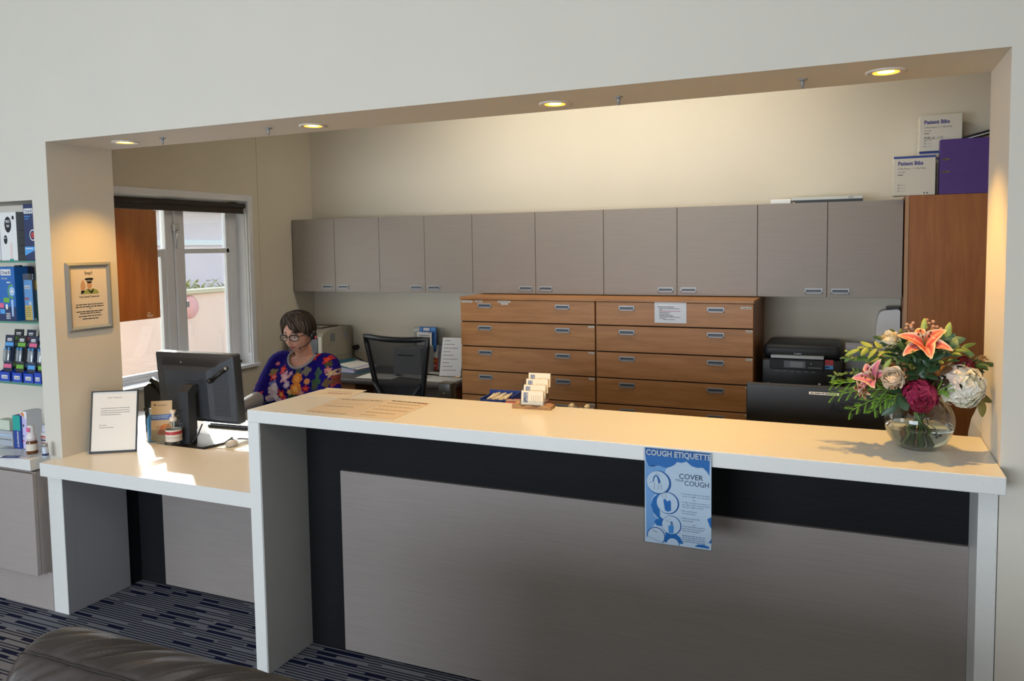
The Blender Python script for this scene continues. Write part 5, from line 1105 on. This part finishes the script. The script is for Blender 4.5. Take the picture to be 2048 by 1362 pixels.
# glasses and headset
gm = mat('spectacle_frame', '#151214', .4); m = MB()
for s in (-1, 1):
    ring_ = [HM @ Vector((s * .033 + .0255 * math.copysign(abs(math.cos(a)) ** .7, math.cos(a)), -.104 + .012 * ((s * .033 + .0255 * math.cos(a)) / .06) ** 2, .002 + .0175 * math.copysign(abs(math.sin(a)) ** .7, math.sin(a)))) for a in [2 * pi * k / 24 for k in range(25)]]
    m.tube(ring_, .0022, gm, 6); top_ = ring_[1:12]; m.tube(top_, .0036, gm, 6)
    m.tube([HM @ Vector((s * .059, -.092, .008)), HM @ Vector((s * .074, -.07, .010)), HM @ Vector((s * .0785, .0, .008)), HM @ Vector((s * .074, .025, -.006))], .002, gm, 6)
m.tube([HM @ Vector((-.009, -.105, .008)), HM @ Vector((0, -.107, .010)), HM @ Vector((.009, -.105, .008))], .0018, gm, 6); m.build('glasses', pe, PT)
m = MB()
for s in (-1, 1): m.poly([HM @ Vector((s * .033 + .024 * math.cos(a), -.1035 + .012 * ((s * .033 + .0255 * math.cos(a)) / .06) ** 2, .002 + .0165 * math.sin(a))) for a in [2 * pi * k / 20 for k in range(20)]], thin_glass('lens', '#f2f6f6', .04) if 'lens' not in MATS else MATS['lens'])
m.build('lenses', pe, PT)
hm_ = MB(); E_ = HM @ TR(.093, .012, -.012) @ Matrix.Rotation(pi / 2, 4, 'Y')
hm_.lathe([(.001, -.012), (.024, -.010), (.027, -.004), (.026, .006), (.018, .010), (.001, .010)], black, 22, E_); hm_.tube([HM @ Vector((.093, .0, -.02)), HM @ Vector((.092, -.03, -.038)), HM @ Vector((.080, -.065, -.052)), HM @ Vector((.058, -.088, -.060))], .0028, black, 8); hm_.ball((.056, -.090, -.061), .006, .006, .005, black, 8, HM)
hm_.tube([HM @ Vector((.093 * math.sin(a) , .012 + .012 * math.cos(a), -.012 + .150 * math.cos(a) if False else .138 * math.cos(a) - .012)) for a in [R(95) - R(190) * k / 20 for k in range(21)]], .003, black, 6); hm_.build('headset', pe, PT)
m = MB(); m.lathe([(.001, .0118), (.011, .0116), (.011, .009)], mat('headset_light', '#c8505e', .5), 16, E_ @ TR(.016, 0, 0)); m.build('headset_button', pe, PT)
# blouse: volume, then neckline cut out and a printed pattern in its colours
bl = MB()
loft(bl, [(.50, cx, 1.455, .205, .150), (.58, cx, 1.45, .200, .145), (.68, cx, 1.43, .188, .138), (.78, cx, 1.41, .192, .142), (.86, cx, 1.40, .194, .142), (.93, cx, 1.41, .190, .122), (.985, cx, 1.422, .165, .094), (1.02, cx, 1.425, .125, .076), (1.045, cx + .003, 1.425, .085, .066), (1.06, cx + .003, 1.42, .074, .062)], skin)
for sh, el, wr in ((SHR, ELR, WRR), (SHL, ELL, WRL)):
    d_ = (1, -1)[sh[0] > cx]
    limb(bl, [(cx + (sh[0] - cx) * .6, 1.42, .985), sh, [(sh[i] + el[i]) / 2 for i in range(3)], [el[i] * .85 + sh[i] * .15 for i in range(3)], [el[i] * .86 + wr[i] * .14 for i in range(3)]], [.066, .070, .080, .078, .066], skin)
    # loose cloth between arm and body
    bl.ball((0, 0, 0), .055, .06, .13, skin, 10, TR(cx + (sh[0] - cx) * .78, 1.39, .84) @ Matrix.Rotation(R(8 * d_), 4, 'Y'))
bme = remesh(bl, 'blouse', .0052, True, 4)
bm_ = bmesh.new(); bm_.from_mesh(bme); bvh = BVHTree.FromBMesh(bm_)
NC, NRX, NRZ = (.305, 1.072), .096, .100
def nk(x, z): return ((x - NC[0]) / NRX) ** 2 + ((z - NC[1]) / NRZ) ** 2
kill = [f for f in bm_.faces if (f.calc_center_median().y < 1.425 and nk(f.calc_center_median().x, f.calc_center_median().z) < 1) or (f.calc_center_median().y >= 1.425 and nk(f.calc_center_median().x, f.calc_center_median().z + .0) < .45)]
bmesh.ops.delete(bm_, geom=kill, context='FACES'); bm_.to_mesh(bme); bm_.free()
# cloth folds
NRM = [v.normal.copy() for v in bme.vertices]
for v, vn in zip(bme.vertices, NRM):
    n_ = NZ.noise(Vector((v.co.x * 7, v.co.y * 7, v.co.z * 12))) * .006 + NZ.noise(Vector((v.co.x * 22, v.co.y * 14, v.co.z * 9))) * .002
    v.co += vn * n_
blouse_m = vcmat('floral_cloth', .85, spec=.1)
def px_flower(cx_, cy_, r, col, kind='f', cc=None, y=1.29): p = at(500 + cx_ / 10.24, 690 + cy_ / 10.24, y=y); return (p.x, p.z, r / 10.24 / 300, lin(col)[:3], kind, lin(cc)[:3] if cc else None)
FL = [px_flower(*a) for a in (
    (900, 1040, 90, '#27462c', 'l'), (1330, 760, 120, '#33503a', 'l'), (1320, 590, 95, '#3f5a40', 'l', '#2c3a5c'), (1090, 550, 85, '#6e6a5e', 'l'), (430, 570, 70, '#857a55', 'l'), (950, 560, 60, '#4b5a4a', 'l'), (1290, 860, 80, '#4a4f3c', 'l'),
    (500, 790, 80, '#6a74b0', 'l'), (625, 520, 80, '#d8412c', 'f', '#e8604a'), (680, 600, 60, '#d76f80', 'f'), (470, 660, 75, '#d84a44', 'f', '#e9a0a4'), (720, 660, 115, '#d5a5b4', 'f', '#e6c6cc'), (820, 590, 50, '#cfa2b2', 'f'), (800, 800, 75, '#b7a2bd', 'r', '#d8c8d4'),
    (970, 690, 110, '#d9883c', 'r', '#e3a050'), (985, 890, 120, '#dd8a3a', 'r', '#e9b468'), (1150, 750, 55, '#d8925a', 'r'), (1150, 890, 65, '#c03034', 'f'), (870, 950, 60, '#dfba7c', 'f'), (1080, 970, 60, '#cf8f88', 'f'), (530, 890, 115, '#d5c6d2', 'r', '#e2dae0'), (540, 1060, 105, '#d2c4d0', 'r', '#e4dce2'), (690, 1000, 105, '#cc2f33', 'f', '#e8b04a'), (350, 990, 85, '#c63a34', 'f', '#a02a2a'), (250, 960, 55, '#5a7050', 'l'), (760, 1120, 60, '#c65c70', 'f'), (420, 1110, 60, '#3e4a44', 'l'), (620, 1150, 90, '#cfc0cc', 'r'),
    (430, 410, 40, '#d8788c', 'f'), (1370, 215, 85, '#c02f26', 'f', '#d86040', 1.40), (1290, 285, 45, '#8a8a34', 'l', None, 1.38), (1590, 300, 85, '#c0302a', 'f', '#d65a3a', 1.38), (1650, 390, 60, '#4a4a2c', 'l', None, 1.38), (1630, 500, 60, '#d07a80', 'f', None, 1.36), (1690, 570, 75, '#c0a084', 'f', None, 1.36), (1740, 730, 105, '#8a3a34', 'f', '#5c3a2c', 1.34), (1650, 760, 80, '#5c4a34', 'l', None, 1.34), (1850, 830, 70, '#4c5c54', 'l', None, 1.34),
    (240, 720, 50, '#d0506a', 'f', None, 1.33), (180, 860, 50, '#c87a98', 'f', None, 1.30), (150, 980, 50, '#c8403c', 'f', None, 1.28), (100, 1010, 50, '#d8d4e4', 'l', None, 1.28))]
ca = bme.color_attributes.new('Col', 'FLOAT_COLOR', 'POINT'); base = lin('#170d66')[:3]; cbuf = []
for v in bme.vertices:
    c = base; x, z = v.co.x, v.co.z
    if v.co.y > 1.43: x = 2 * cx - x
    for (fx, fz, r, col, kind, cc) in FL:
        dx, dz = x - fx, z - fz; d = math.hypot(dx, dz)
        if d > r * 1.1: continue
        a = math.atan2(dz, dx) + fx * 40
        rr = r * {'f': .80 + .25 * math.cos(5 * a), 'r': .92 + .06 * math.cos(7 * a), 'l': .62 + .42 * abs(math.cos(2 * a))}[kind]
        if d < rr:
            t = d / rr; k = .8 + .3 * math.cos(10 * t + a * 2) * .5 if kind != 'l' else .7 + .5 * abs(math.sin(a * 4 + t * 6))
            c = tuple(q * k for q in col)
            if cc and t < .5: c = tuple((q * .35 + w * .65) for q, w in zip(c, cc))
            if kind == 'f' and t < .2 and not cc: c = lin('#e0c070')[:3]
    cbuf += (c[0], c[1], c[2], 1)
ca.data.foreach_set('color', cbuf); bme.materials.clear(); bme.materials.append(blouse_m); bme.transform(PT)
bo = bpy.data.objects.new('blouse', bme); COL.objects.link(bo); bo.parent = pe
nb_ = MB(); pts = []
for k in range(49):
    a = pi * .06 - (pi * 1.12) * k / 48; x, z = NC[0] + NRX * math.cos(a), NC[1] + NRZ * math.sin(a)
    h = bvh.ray_cast(Vector((x, .5, z)), Vector((0, 1, 0)))
    if h[0]: pts.append(h[0] + Vector((0, -.002, 0)))
nb_.tube(pts, .0085, mat('grey_knit', '#8f8d90', .85), 8); nb_.build('neckband', pe, PT)
# grey under-sleeves, trousers, shoes
for sh, el, wr in ((SHR, ELR, WRR), (SHL, ELL, WRL)):
    m = MB(); limb(m, [[el[i] * .8 + wr[i] * .2 for i in range(3)], [el[i] * .5 + wr[i] * .5 for i in range(3)], [el[i] * .08 + wr[i] * .92 for i in range(3)]], [.054, .048, .033], MATS['grey_knit'], 18, 8); m.build('sleeve_cuff', pe, PT)
tr = MB(); loft(tr, [(.455, cx, 1.47, .195, .135), (.52, cx, 1.465, .195, .138), (.60, cx, 1.455, .19, .132)], skin)
for s in (-1, 1):
    hx = cx + .095 * s; limb(tr, [(hx, 1.46, .53), (hx + .01 * s, 1.22, .545), (hx + .015 * s, .99, .535), (hx + .015 * s, 1.0, .30), (hx + .015 * s, 1.02, .10)], [.103, .09, .07, .066, .058], skin)
tme = remesh(tr, 'trousers', .009, True, 3); tme.materials.clear(); tme.materials.append(mat('dark_trousers', '#1f2130', .8)); tme.transform(PT); to = bpy.data.objects.new('trousers', tme); COL.objects.link(to); to.parent = pe
for s in (-1, 1):
    m = MB(); hx = cx + .11 * s; limb(m, [(hx, 1.06, .045), (hx + .005 * s, .98, .045), (hx + .01 * s, .88, .034)], [.042, .044, .034], mat('shoe_black', '#17171a', .4), 14, 4); m.build('shoe', pe, PT)
stl = thing('stool', 'black backless office stool under the seated person', 'stool', (cx, 1.47, 0))
MB().lathe([(.001, .395), (.17, .395), (.19, .41), (.19, .435), (.17, .452), (.001, .455)], black2, 28).build('seat', stl); MB().cyl(0, 0, .06, .025, .335, steel, 14).build('column', stl)
for q in range(5):
    a_ = 2 * pi * q / 5; m = MB(); m.tube([(0, 0, .07), (.14 * math.cos(a_), .14 * math.sin(a_), .06), (.24 * math.cos(a_), .24 * math.sin(a_), .02)], [.022, .018, .018], black, 8); m.build('leg', stl)
# ================================================================ flower arrangement
VX, VY = 3.586, .15; VZ = ZC
va = thing('vase', 'round clear glass bowl vase of flowers at the right end of the counter', 'vase', (VX, VY, VZ))
prof = []
for q in range(19):
    zz = .155 * q / 18; prof.append((math.sqrt(max(1e-5, .0965 ** 2 - (zz - .082) ** 2)), zz))
m = MB(); m.lathe([(.001, .0005)] + prof + [(.0655, .160), (.067, .163)], thin_glass('vase_glass', '#eef4f2', .05), 48, cap=False); m.build('glass_bowl', va)
m = MB(); m.lathe([(.001, .002), (.046, .002), (.050, .007), (.030, .010), (.001, .010)], thin_glass('vase_base', '#dfe9e6', .10), 32); m.build('base', va)
wm, nt, b_ = newmat('vase_water'); setp(b_, **{'Base Color': lin('#f0f2ea'), 'Transmission Weight': 1.0, 'IOR': 1.33, 'Roughness': 0.0})
m = MB(); m.lathe([(.001, .0105)] + [(r_ - .0025, z_) for r_, z_ in prof if .012 < z_ < .075] + [(.001, .0735)], wm, 48); m.build('water', va)
leaf_d = mat('leaf_dark_green', '#2c4a2a', .4, var=.2, vs=14); leaf_m = mat('leaf_mid_green', '#4a6a34', .45, var=.2, vs=14); leaf_l = mat('leaf_light_green', '#8aa04a', .5, var=.15, vs=14)
leaf_e = mat('eucalyptus_green', '#3f6656', .5, var=.15, vs=14); leaf_b = mat('leaf_brown_back', '#6a4a2c', .55, var=.15, vs=14); fern_g = mat('fern_green', '#7fae38', .5, var=.15, vs=30); stem_g = mat('stem_green', '#6f8a45', .5); stem_d = mat('stem_dark', '#45502f', .55); bud_g = mat('bud_green', '#a9bd62', .5, var=.12, vs=20); berry_m = mat('berry_pink', '#c79c86', .5)
petal_m = vcmat('petal', .55, spec=.25)
rf = random.Random(11)
def petal(L, Wd, bend, cup, colf, m_, nl=9, nw=6, ruff=0, tipw=.5, M=None):
    """grid along +y from the base, upper face +z; bend curls the tip back, cup hollows it"""
    vs = []; cols = []; fs = []
    for i in range(nl + 1):
        t = i / nl; w_ = Wd * (math.sin(pi * min(1, (t * .92 + .08)) ** tipw * .98) ** .75 if tipw != 1 else math.sin(pi * (t * .9 + .06)) ** .8)
        a = bend * t; yy = L * (math.sin(a) / bend if abs(bend) > 1e-3 else t); zz = -L * ((1 - math.cos(a)) / bend if abs(bend) > 1e-3 else 0)
        for j in range(nw + 1):
            s = -1 + 2 * j / nw; vs.append((s * w_ / 2, yy, zz + cup * w_ * s * s + ruff * math.sin(s * 5 + i * 1.7) * t)); cols.append(colf(t, s))
    for i in range(nl):
        for j in range(nw): k = i * (nw + 1) + j; fs.append((k, k + 1, k + nw + 2, k + nw + 1))
    mb = MB(); mb.add(vs, fs, m_, M, True, cols); return mb
def frame_to(d, roll=0):
    q = Vector(d).normalized().to_track_quat('Z', 'Y'); return q.to_matrix().to_4x4() @ Matrix.Rotation(roll, 4, 'Z')
def stem_path(p, k):
    """from a bloom down through the neck to the floor of the bowl, on the far side"""
    d = Vector((p[0] - VX, p[1] - VY, 0)); a = math.atan2(d.y, d.x) if d.length > .004 else k * 2.4
    n = Vector((VX + min(.042, d.length * .5) * math.cos(a), VY + min(.042, d.length * .5) * math.sin(a), VZ + .158)); a2 = a + pi + .5 * math.sin(k * 2.1)
    b = Vector((VX + .036 * math.cos(a2), VY + .036 * math.sin(a2), VZ + .016)); mid = Vector(p) * .5 + n * .5 + Vector((0, 0, .012))
    return [Vector(p), mid, n, (n + b) / 2, b]
def bloom(name, label, cat, px, py, y, face, group=None):
    p = at(px, py, y=y); return thing(name, label, cat, p, 0, group), p
SK = [0]
def add_stem(t, p, back, r=.0028, m_=None):
    SK[0] += 1; f = Vector(back).normalized(); pp = stem_path(p - f * .022, SK[0]); m = MB(); m.tube([p - f * .004] + pp, r, m_ or stem_g, 7); m.build('stem', t, TR(-p.x, -p.y, -p.z))
def mixc(a, b, t): return tuple(x * (1 - t) + y * t for x, y in zip(a, b))
CRM, PNK, RED_, CORAL, MAG = lin('#f2dcae')[:3], lin('#d87c8c')[:3], lin('#b83a30')[:3], lin('#dd7450')[:3], lin('#b04a72')[:3]
def lilycol(c_in, c_mid):
    def f(t, s):
        e = abs(s); c = mixc(c_in, c_mid, min(1, t * 1.1)); c = mixc(c, lin('#f4dfc0')[:3], min(1, max(0, e - .55) / .35)); 
        if e < .14: c = mixc(c, lin('#f0b090')[:3], .6)
        return mixc(c, lin('#f4e0c0')[:3], max(0, (t - .85) / .15))
    return f
def lily(t, p, face, roll, L, cin, cmid, n=6, spread=1.0, closed=0.35):
    B = frame_to(face, roll)
    for q in range(n):
        tilt = R(34 if q % 2 else 44) * (1 - closed) + .15; Lq = L * (1 if q % 2 else .95)
        M_ = B @ Matrix.Rotation(2 * pi * q / n * spread, 4, 'Z') @ Matrix.Rotation(pi / 2 - tilt, 4, 'X') @ Matrix.Rotation(0, 4, 'Z')
        petal(Lq, Lq * .60, 1.15, .24, lilycol(cin, cmid), petal_m, 12, 8, .0016, .62, M_).build('petal', t)
    m = MB()
    for q in range(6):
        a = q * 1.05; e = B @ Vector((.016 * math.cos(a), .016 * math.sin(a), L * .62)); m.tube([(0, 0, 0), B @ Vector((.006 * math.cos(a), .006 * math.sin(a), L * .35)), e], .0009, stem_g, 5); m.ball(e, .003, .003, .0045, mat('anther', '#7a3a1c', .7), 6)
    m.build('stamens', t)
def peony(t, p, face, Rr, c_out, c_in, n=26):
    B = frame_to(face, .4)
    for q in range(n):
        k = q / n; ang = q * 2.4; tilt = R(5 + 54 * k); L = Rr * (.75 + .55 * k)
        cf = lambda tt, s, k=k: mixc(mixc(c_in, c_out, min(1, k * 1.1 + tt * .35)), (.95, .86, .72), .25 * tt * k)
        M_ = B @ TR(0, 0, -Rr * .5) @ Matrix.Rotation(ang, 4, 'Z') @ TR(0, Rr * .12 * (1 - k), 0) @ Matrix.Rotation(pi / 2 - tilt, 4, 'X')
        petal(L, L * (.95 + .2 * k), -1.25 + .35 * k, .30, cf, petal_m, 7, 6, .0016, .42, M_).build('petal', t)
def cluster(t, Rr, n, cols, ps, face, squash=.8, part='floret'):
    B = frame_to(face, 0)
    core = MB(); core.ball((0, 0, -Rr * .15), Rr * .62, Rr * .62, Rr * .55, mat('floret_core_' + part + str(len(MATS)), '#7a7850', .7), 8, B); core.build('core', t)
    for q in range(n):
        z_ = 1 - 1.55 * (q + .5) / n; r_ = math.sqrt(max(0, 1 - z_ * z_)); a = q * 2.39996
        nn = Vector((r_ * math.cos(a), r_ * math.sin(a), z_)); pos = nn * Rr * (1 + .10 * rf.uniform(-1, 1)); pos.z *= squash
        F = B @ TR(*pos) @ frame_to(nn + Vector((rf.uniform(-.3, .3), rf.uniform(-.3, .3), rf.uniform(-.3, .3))), rf.uniform(0, 3))
        c = cols[q % len(cols)]; mb = MB()
        for w_ in range(4):
            pt = petal(ps, ps * .95, .6, .16, lambda tt, s, c=c: mixc(tuple(x * .8 for x in c), c, min(1, tt * 1.6)), petal_m, 5, 4, .0008, .38, F @ Matrix.Rotation(w_ * pi / 2, 4, 'Z') @ Matrix.Rotation(R(14), 4, 'X'))
            o_ = len(mb.v); mb.add(pt.v, pt.f, petal_m, None, True, pt.c)
        mb.build(part, t)
toC = Vector((-.07, -.96, .26))
t, p = bloom('lily', 'large open coral pink lily with cream edges at the top of the bouquet', 'flower', 1849, 694, .08, toC); lily(t, p, (-.05, -.55, .80), .25, .084, lin('#b4383c')[:3], lin('#dc6e66')[:3], closed=.05); add_stem(t, p, (-.05, -.5, .85))
t, p = bloom('lily', 'half open white and magenta lily at the left of the bouquet', 'flower', 1752, 762, .08, toC); lily(t, p, (-.62, -.55, .62), .9, .072, MAG, lin('#c87898')[:3], closed=.42); add_stem(t, p, (-.3, -.5, .8))
t, p = bloom('lily', 'small peach lily drooping below the magenta lily at the left', 'flower', 1732, 776, .07, toC); lily(t, p, (-.6, -.55, -.35), .3, .040, lin('#c05a48')[:3], lin('#e0a088')[:3], closed=.5); add_stem(t, p, (-.1, -.3, .4), .002)
t, p = bloom('peony', 'round peach peony in front of the left foliage', 'flower', 1786, 757, .035, toC); peony(t, p, (-.22, -.80, .52), .050, lin('#fff2de')[:3], lin('#f2b670')[:3], 32); add_stem(t, p, (-.1, -.5, .6))
t, p = bloom('rose', 'cream yellow rose at the upper left of the bouquet', 'flower', 1781, 682, .095, toC); peony(t, p, (-.35, -.5, .8), .042, lin('#f8ebc4')[:3], lin('#f2d590')[:3], 24); add_stem(t, p, (-.2, -.2, .9))
WH = [lin(c)[:3] for c in ('#ece8d8', '#e6e2d0', '#f0ecde', '#dfe0c8', '#ecd6c8')]
t, p = bloom('hydrangea', 'large white hydrangea head at the right of the bouquet', 'flower', 1922, 772, .10, toC); cluster(t, .056, 64, WH, .0225, (.15, -.9, .35)); add_stem(t, p, (.1, -.4, .7), .0034)
BU = [lin(c)[:3] for c in ('#8e1f40', '#a52a50', '#7a1734', '#b53a58', '#96204a')]
t, p = bloom('hydrangea', 'deep burgundy flower cluster hanging over the front of the vase', 'flower', 1838, 792, .062, toC); cluster(t, .042, 40, BU, .0225, (-.05, -.9, .1), 1.0); add_stem(t, p, (0, -.3, .4), .003)
DR = [lin(c)[:3] for c in ('#5c1420', '#6e1a28', '#7c2030')]
t, p = bloom('small_flower', 'small dark red blossom above the white hydrangea', 'flower', 1929, 730, .14, toC); cluster(t, .022, 14, DR, .014, (.2, -.7, .6)); add_stem(t, p, (.1, -.1, .8), .002)
def bud(label, px, py, y, d, L):
    t, p = bloom('lily_bud', label, 'bud', px, py, y, toC, 'closed lily buds'); B = frame_to(d)
    m = MB(); m.lathe([(.001, -L / 2), (L * .10, -L * .45), (L * .155, -L * .25), (L * .17, 0), (L * .13, L * .28), (L * .05, L * .46), (.001, L / 2)], bud_g, 12, B); m.build('bud', t)
    pb_ = p - Vector(d).normalized() * L * .45; add_stem(t, pb_, Vector(d), .002); st = t.children[-1]; st.data.transform(TR(pb_.x - p.x, pb_.y - p.y, pb_.z - p.z))
bud('pale green lily bud standing behind the large coral lily', 1848, 655, .13, (.04, .05, 1), .056); bud('pale green lily bud right of the large coral lily', 1895, 666, .12, (.18, -.05, 1), .066); bud('pale green lily bud leaning left above the peach peony', 1773, 731, .09, (.5, -.2, .9), .05)
def berries(label, px, py, y, n, h):
    t, p = bloom('berry_sprig', label, 'sprig', px, py, y, toC, 'pale pink berry sprigs'); top = Vector((0, 0, h / 2)); m = MB(); m.tube([top, (0, 0, 0), (0, 0, -h / 2)], .0014, stem_d, 5); m.build('twig', t)
    for q in range(n):
        a = q * 2.4; z_ = -h / 2 + h * q / (n - 1); m = MB(); c_ = (.009 * math.cos(a), .009 * math.sin(a), z_); m.ball(c_, .0052, .0052, .0052, berry_m, 7); m.tube([(0, 0, z_ - .004), c_], .0007, stem_d, 4); m.build('berry', t)
    pb_ = p - Vector((0, 0, h / 2)); add_stem(t, pb_, (0, 0, 1), .0016, stem_d); t.children[-1].data.transform(TR(0, 0, -h / 2))
berries('pink berry sprig left of the lily buds, at the top of the bouquet', 1819, 664, .15, 14, .055); berries('pink berry sprig just right of the middle lily bud', 1860, 654, .16, 10, .04); berries('short pink berry sprig left of the right-hand lily bud', 1876, 664, .15, 7, .028)
def spray(label, px0, py0, y0, tip, n, L, Wd, mm, droop=.3, name='leaf_spray', roundl=False, grp=None, under=None):
    """a leafy branch from its base pixel to its tip pixel"""
    p = at(px0, py0, y=y0); e = at(tip[0], tip[1], y=tip[2]); t = thing(name, label, 'foliage', p, 0, grp); v = e - p
    pts = [v * (k / 6) + Vector((0, 0, .018 * math.sin(pi * k / 6))) for k in range(7)]; m = MB(); m.tube(pts, [.0018 - .0001 * k for k in range(7)], stem_d, 5); m.build('twig', t)
    for q in range(n):
        u = .15 + .85 * q / max(1, n - 1); k = min(5, int(u * 6)); b = pts[k] + (pts[k + 1] - pts[k]) * (u * 6 - k); d = (pts[k + 1] - pts[k]).normalized(); sd = 1 if q % 2 else -1
        lat = d.cross(Vector((0, -.5, .85))).normalized() * sd; dr = (d * (.55 if q < n - 1 else 2) + lat * .75 + Vector((0, rf.uniform(-.5, .3), rf.uniform(-droop, droop)))).normalized()
        z_ = (Vector((-.05, -.8, .6)) + Vector((rf.uniform(-.5, .5), 0, rf.uniform(-.4, .4)))); z_ = (z_ - dr * z_.dot(dr)).normalized(); x_ = dr.cross(z_)
        M_ = Matrix(((x_.x, dr.x, z_.x, b.x), (x_.y, dr.y, z_.y, b.y), (x_.z, dr.z, z_.z, b.z), (0, 0, 0, 1))); Lq = L * rf.uniform(.75, 1.1)
        petal(Lq, Wd * rf.uniform(.8, 1.1), .5 + rf.uniform(-.2, .3), -.12, lambda tt, s: (1, 1, 1), mm if not (under and q % 3 == 0) else under, 7, 4, 0, .8 if not roundl else .5, M_).build('leaf', t)
    add_stem(t, p, -v * .2, .0022, stem_d); return t
spray('dark green leafy spray under the cream rose', 1805, 725, .10, (1772, 680, .09), 12, .044, .015, leaf_d)
spray('dark pointed leaf spray between the cream rose and large lily', 1815, 730, .11, (1800, 680, .10), 10, .046, .015, leaf_d)
spray('mid green leaf spray below the large coral lily', 1825, 745, .09, (1815, 700, .06), 14, .040, .014, leaf_m)
spray('leafy spray in the centre of the bouquet under the lily', 1835, 750, .09, (1850, 705, .06), 14, .042, .016, leaf_d)
spray('round eucalyptus leaves right of the large coral lily', 1868, 725, .11, (1905, 682, .10), 9, .036, .030, leaf_e, roundl=True, name='eucalyptus_spray')
spray('green spray behind the white hydrangea', 1880, 740, .13, (1925, 695, .14), 9, .044, .016, leaf_m)
spray('light green leaf spray reaching left past the cream rose', 1800, 720, .13, (1718, 698, .13), 9, .046, .016, leaf_l, grp=None)
spray('olive leaf spray reaching left above the magenta lily', 1800, 735, .12, (1735, 718, .13), 8, .05, .018, leaf_m, under=leaf_b)
spray('dense dark leaf spray in front of the bouquet centre', 1838, 765, .07, (1822, 722, .045), 16, .042, .018, leaf_d)
spray('dense dark leaf spray above the burgundy cluster', 1848, 768, .075, (1868, 722, .05), 16, .042, .018, leaf_d)
spray('broad brown-backed leaf over the middle of the bouquet', 1852, 770, .11, (1868, 742, .10), 3, .07, .040, leaf_b, name='magnolia_sprig')
spray('dark brown leaf behind the burgundy cluster', 1848, 785, .11, (1872, 762, .10), 3, .065, .044, mat('leaf_dark_brown', '#3a2a1c', .5, var=.2), name='magnolia_sprig')
spray('broad green leaf hanging over the left rim of the vase', 1815, 785, .08, (1790, 803, .045), 4, .052, .034, leaf_d, name='magnolia_sprig')
spray('olive leaf hanging right of the white hydrangea towards the jamb', 1930, 790, .13, (1962, 800, .11), 4, .062, .030, mat('leaf_olive', '#6f6a34', .5, var=.2), name='magnolia_sprig')
spray('dark leaf and brown twig at the far right of the bouquet', 1925, 760, .15, (1962, 728, .15), 7, .05, .020, leaf_d)
spray('light sprig of tiny leaves at the far right top by the jamb', 1930, 750, .16, (1968, 716, .15), 10, .018, .006, leaf_b)
spray('airy sprig of tiny leaves reaching left in front of the black printer', 1800, 755, .12, (1665, 752, .14), 26, .018, .009, leaf_m, droop=.8)
spray('airy sprig of tiny leaves above the magenta lily', 1795, 745, .13, (1690, 715, .15), 26, .017, .009, leaf_m, droop=.8)
spray('airy grey-green sprig left of the cream rose', 1795, 725, .14, (1695, 702, .16), 22, .014, .007, leaf_l, droop=.8)
def fern(label, px0, py0, y0, tip, n=9):
    p = at(px0, py0, y=y0); e = at(tip[0], tip[1], y=tip[2]); t = thing('fern_frond', label, 'foliage', p, 0, 'bright green fern fronds'); v = e - p
    pts = [v * (k / 8) + Vector((0, 0, .012 * math.sin(pi * k / 8))) for k in range(9)]; m = MB(); m.tube(pts, .0011, fern_g, 5); m.build('twig', t)
    for q in range(n):
        u = .18 + .82 * q / (n - 1); k = min(7, int(u * 8)); b = pts[k] + (pts[k + 1] - pts[k]) * (u * 8 - k); d = (pts[k + 1] - pts[k]).normalized(); sd = 1 if q % 2 else -1
        lat = d.cross(Vector((0, -.6, .8))).normalized() * sd; dr = (d * .8 + lat * .8 + Vector((0, rf.uniform(-.3, .3), rf.uniform(-.3, .15)))).normalized(); Lq = .045 * (1 - .45 * u) * rf.uniform(.85, 1.15)
        mb = MB(); mb.tube([b, b + dr * Lq * .5, b + dr * Lq + Vector((0, 0, -.004))], .0007, fern_g, 4)
        for w_ in range(16):
            s = .1 + .9 * w_ / 16; bb = b + dr * Lq * s; a = w_ * 2.1; ax = dr.orthogonal().normalized(); ay = dr.cross(ax); nd = (dr * .65 + (ax * math.cos(a) + ay * math.sin(a)) * .75).normalized(); ln = .0125 * (1 - .35 * s); wv = nd.cross(dr).normalized() * .0014
            mb.add([bb - wv, bb + wv, bb + nd * ln + wv * .4, bb + nd * ln - wv * .4], [(0, 1, 2, 3)], fern_g); 
        mb.build('leaflet_branch', t)
    add_stem(t, p, -v * .2, .0016, stem_g)
fern('bright green fern frond, lowest at the left of the bouquet', 1800, 790, .08, (1702, 822, .03), 11); fern('bright green fern frond pointing left towards the black monitor', 1800, 782, .08, (1668, 792, .05), 13); fern('bright green fern frond under the magenta lily', 1798, 775, .09, (1668, 768, .07), 13)
fern('bright green fern frond hanging below the peach peony', 1805, 788, .08, (1745, 822, .035), 10); fern('short fern tuft between the burgundy and white flowers', 1855, 800, .07, (1893, 782, .045), 7)
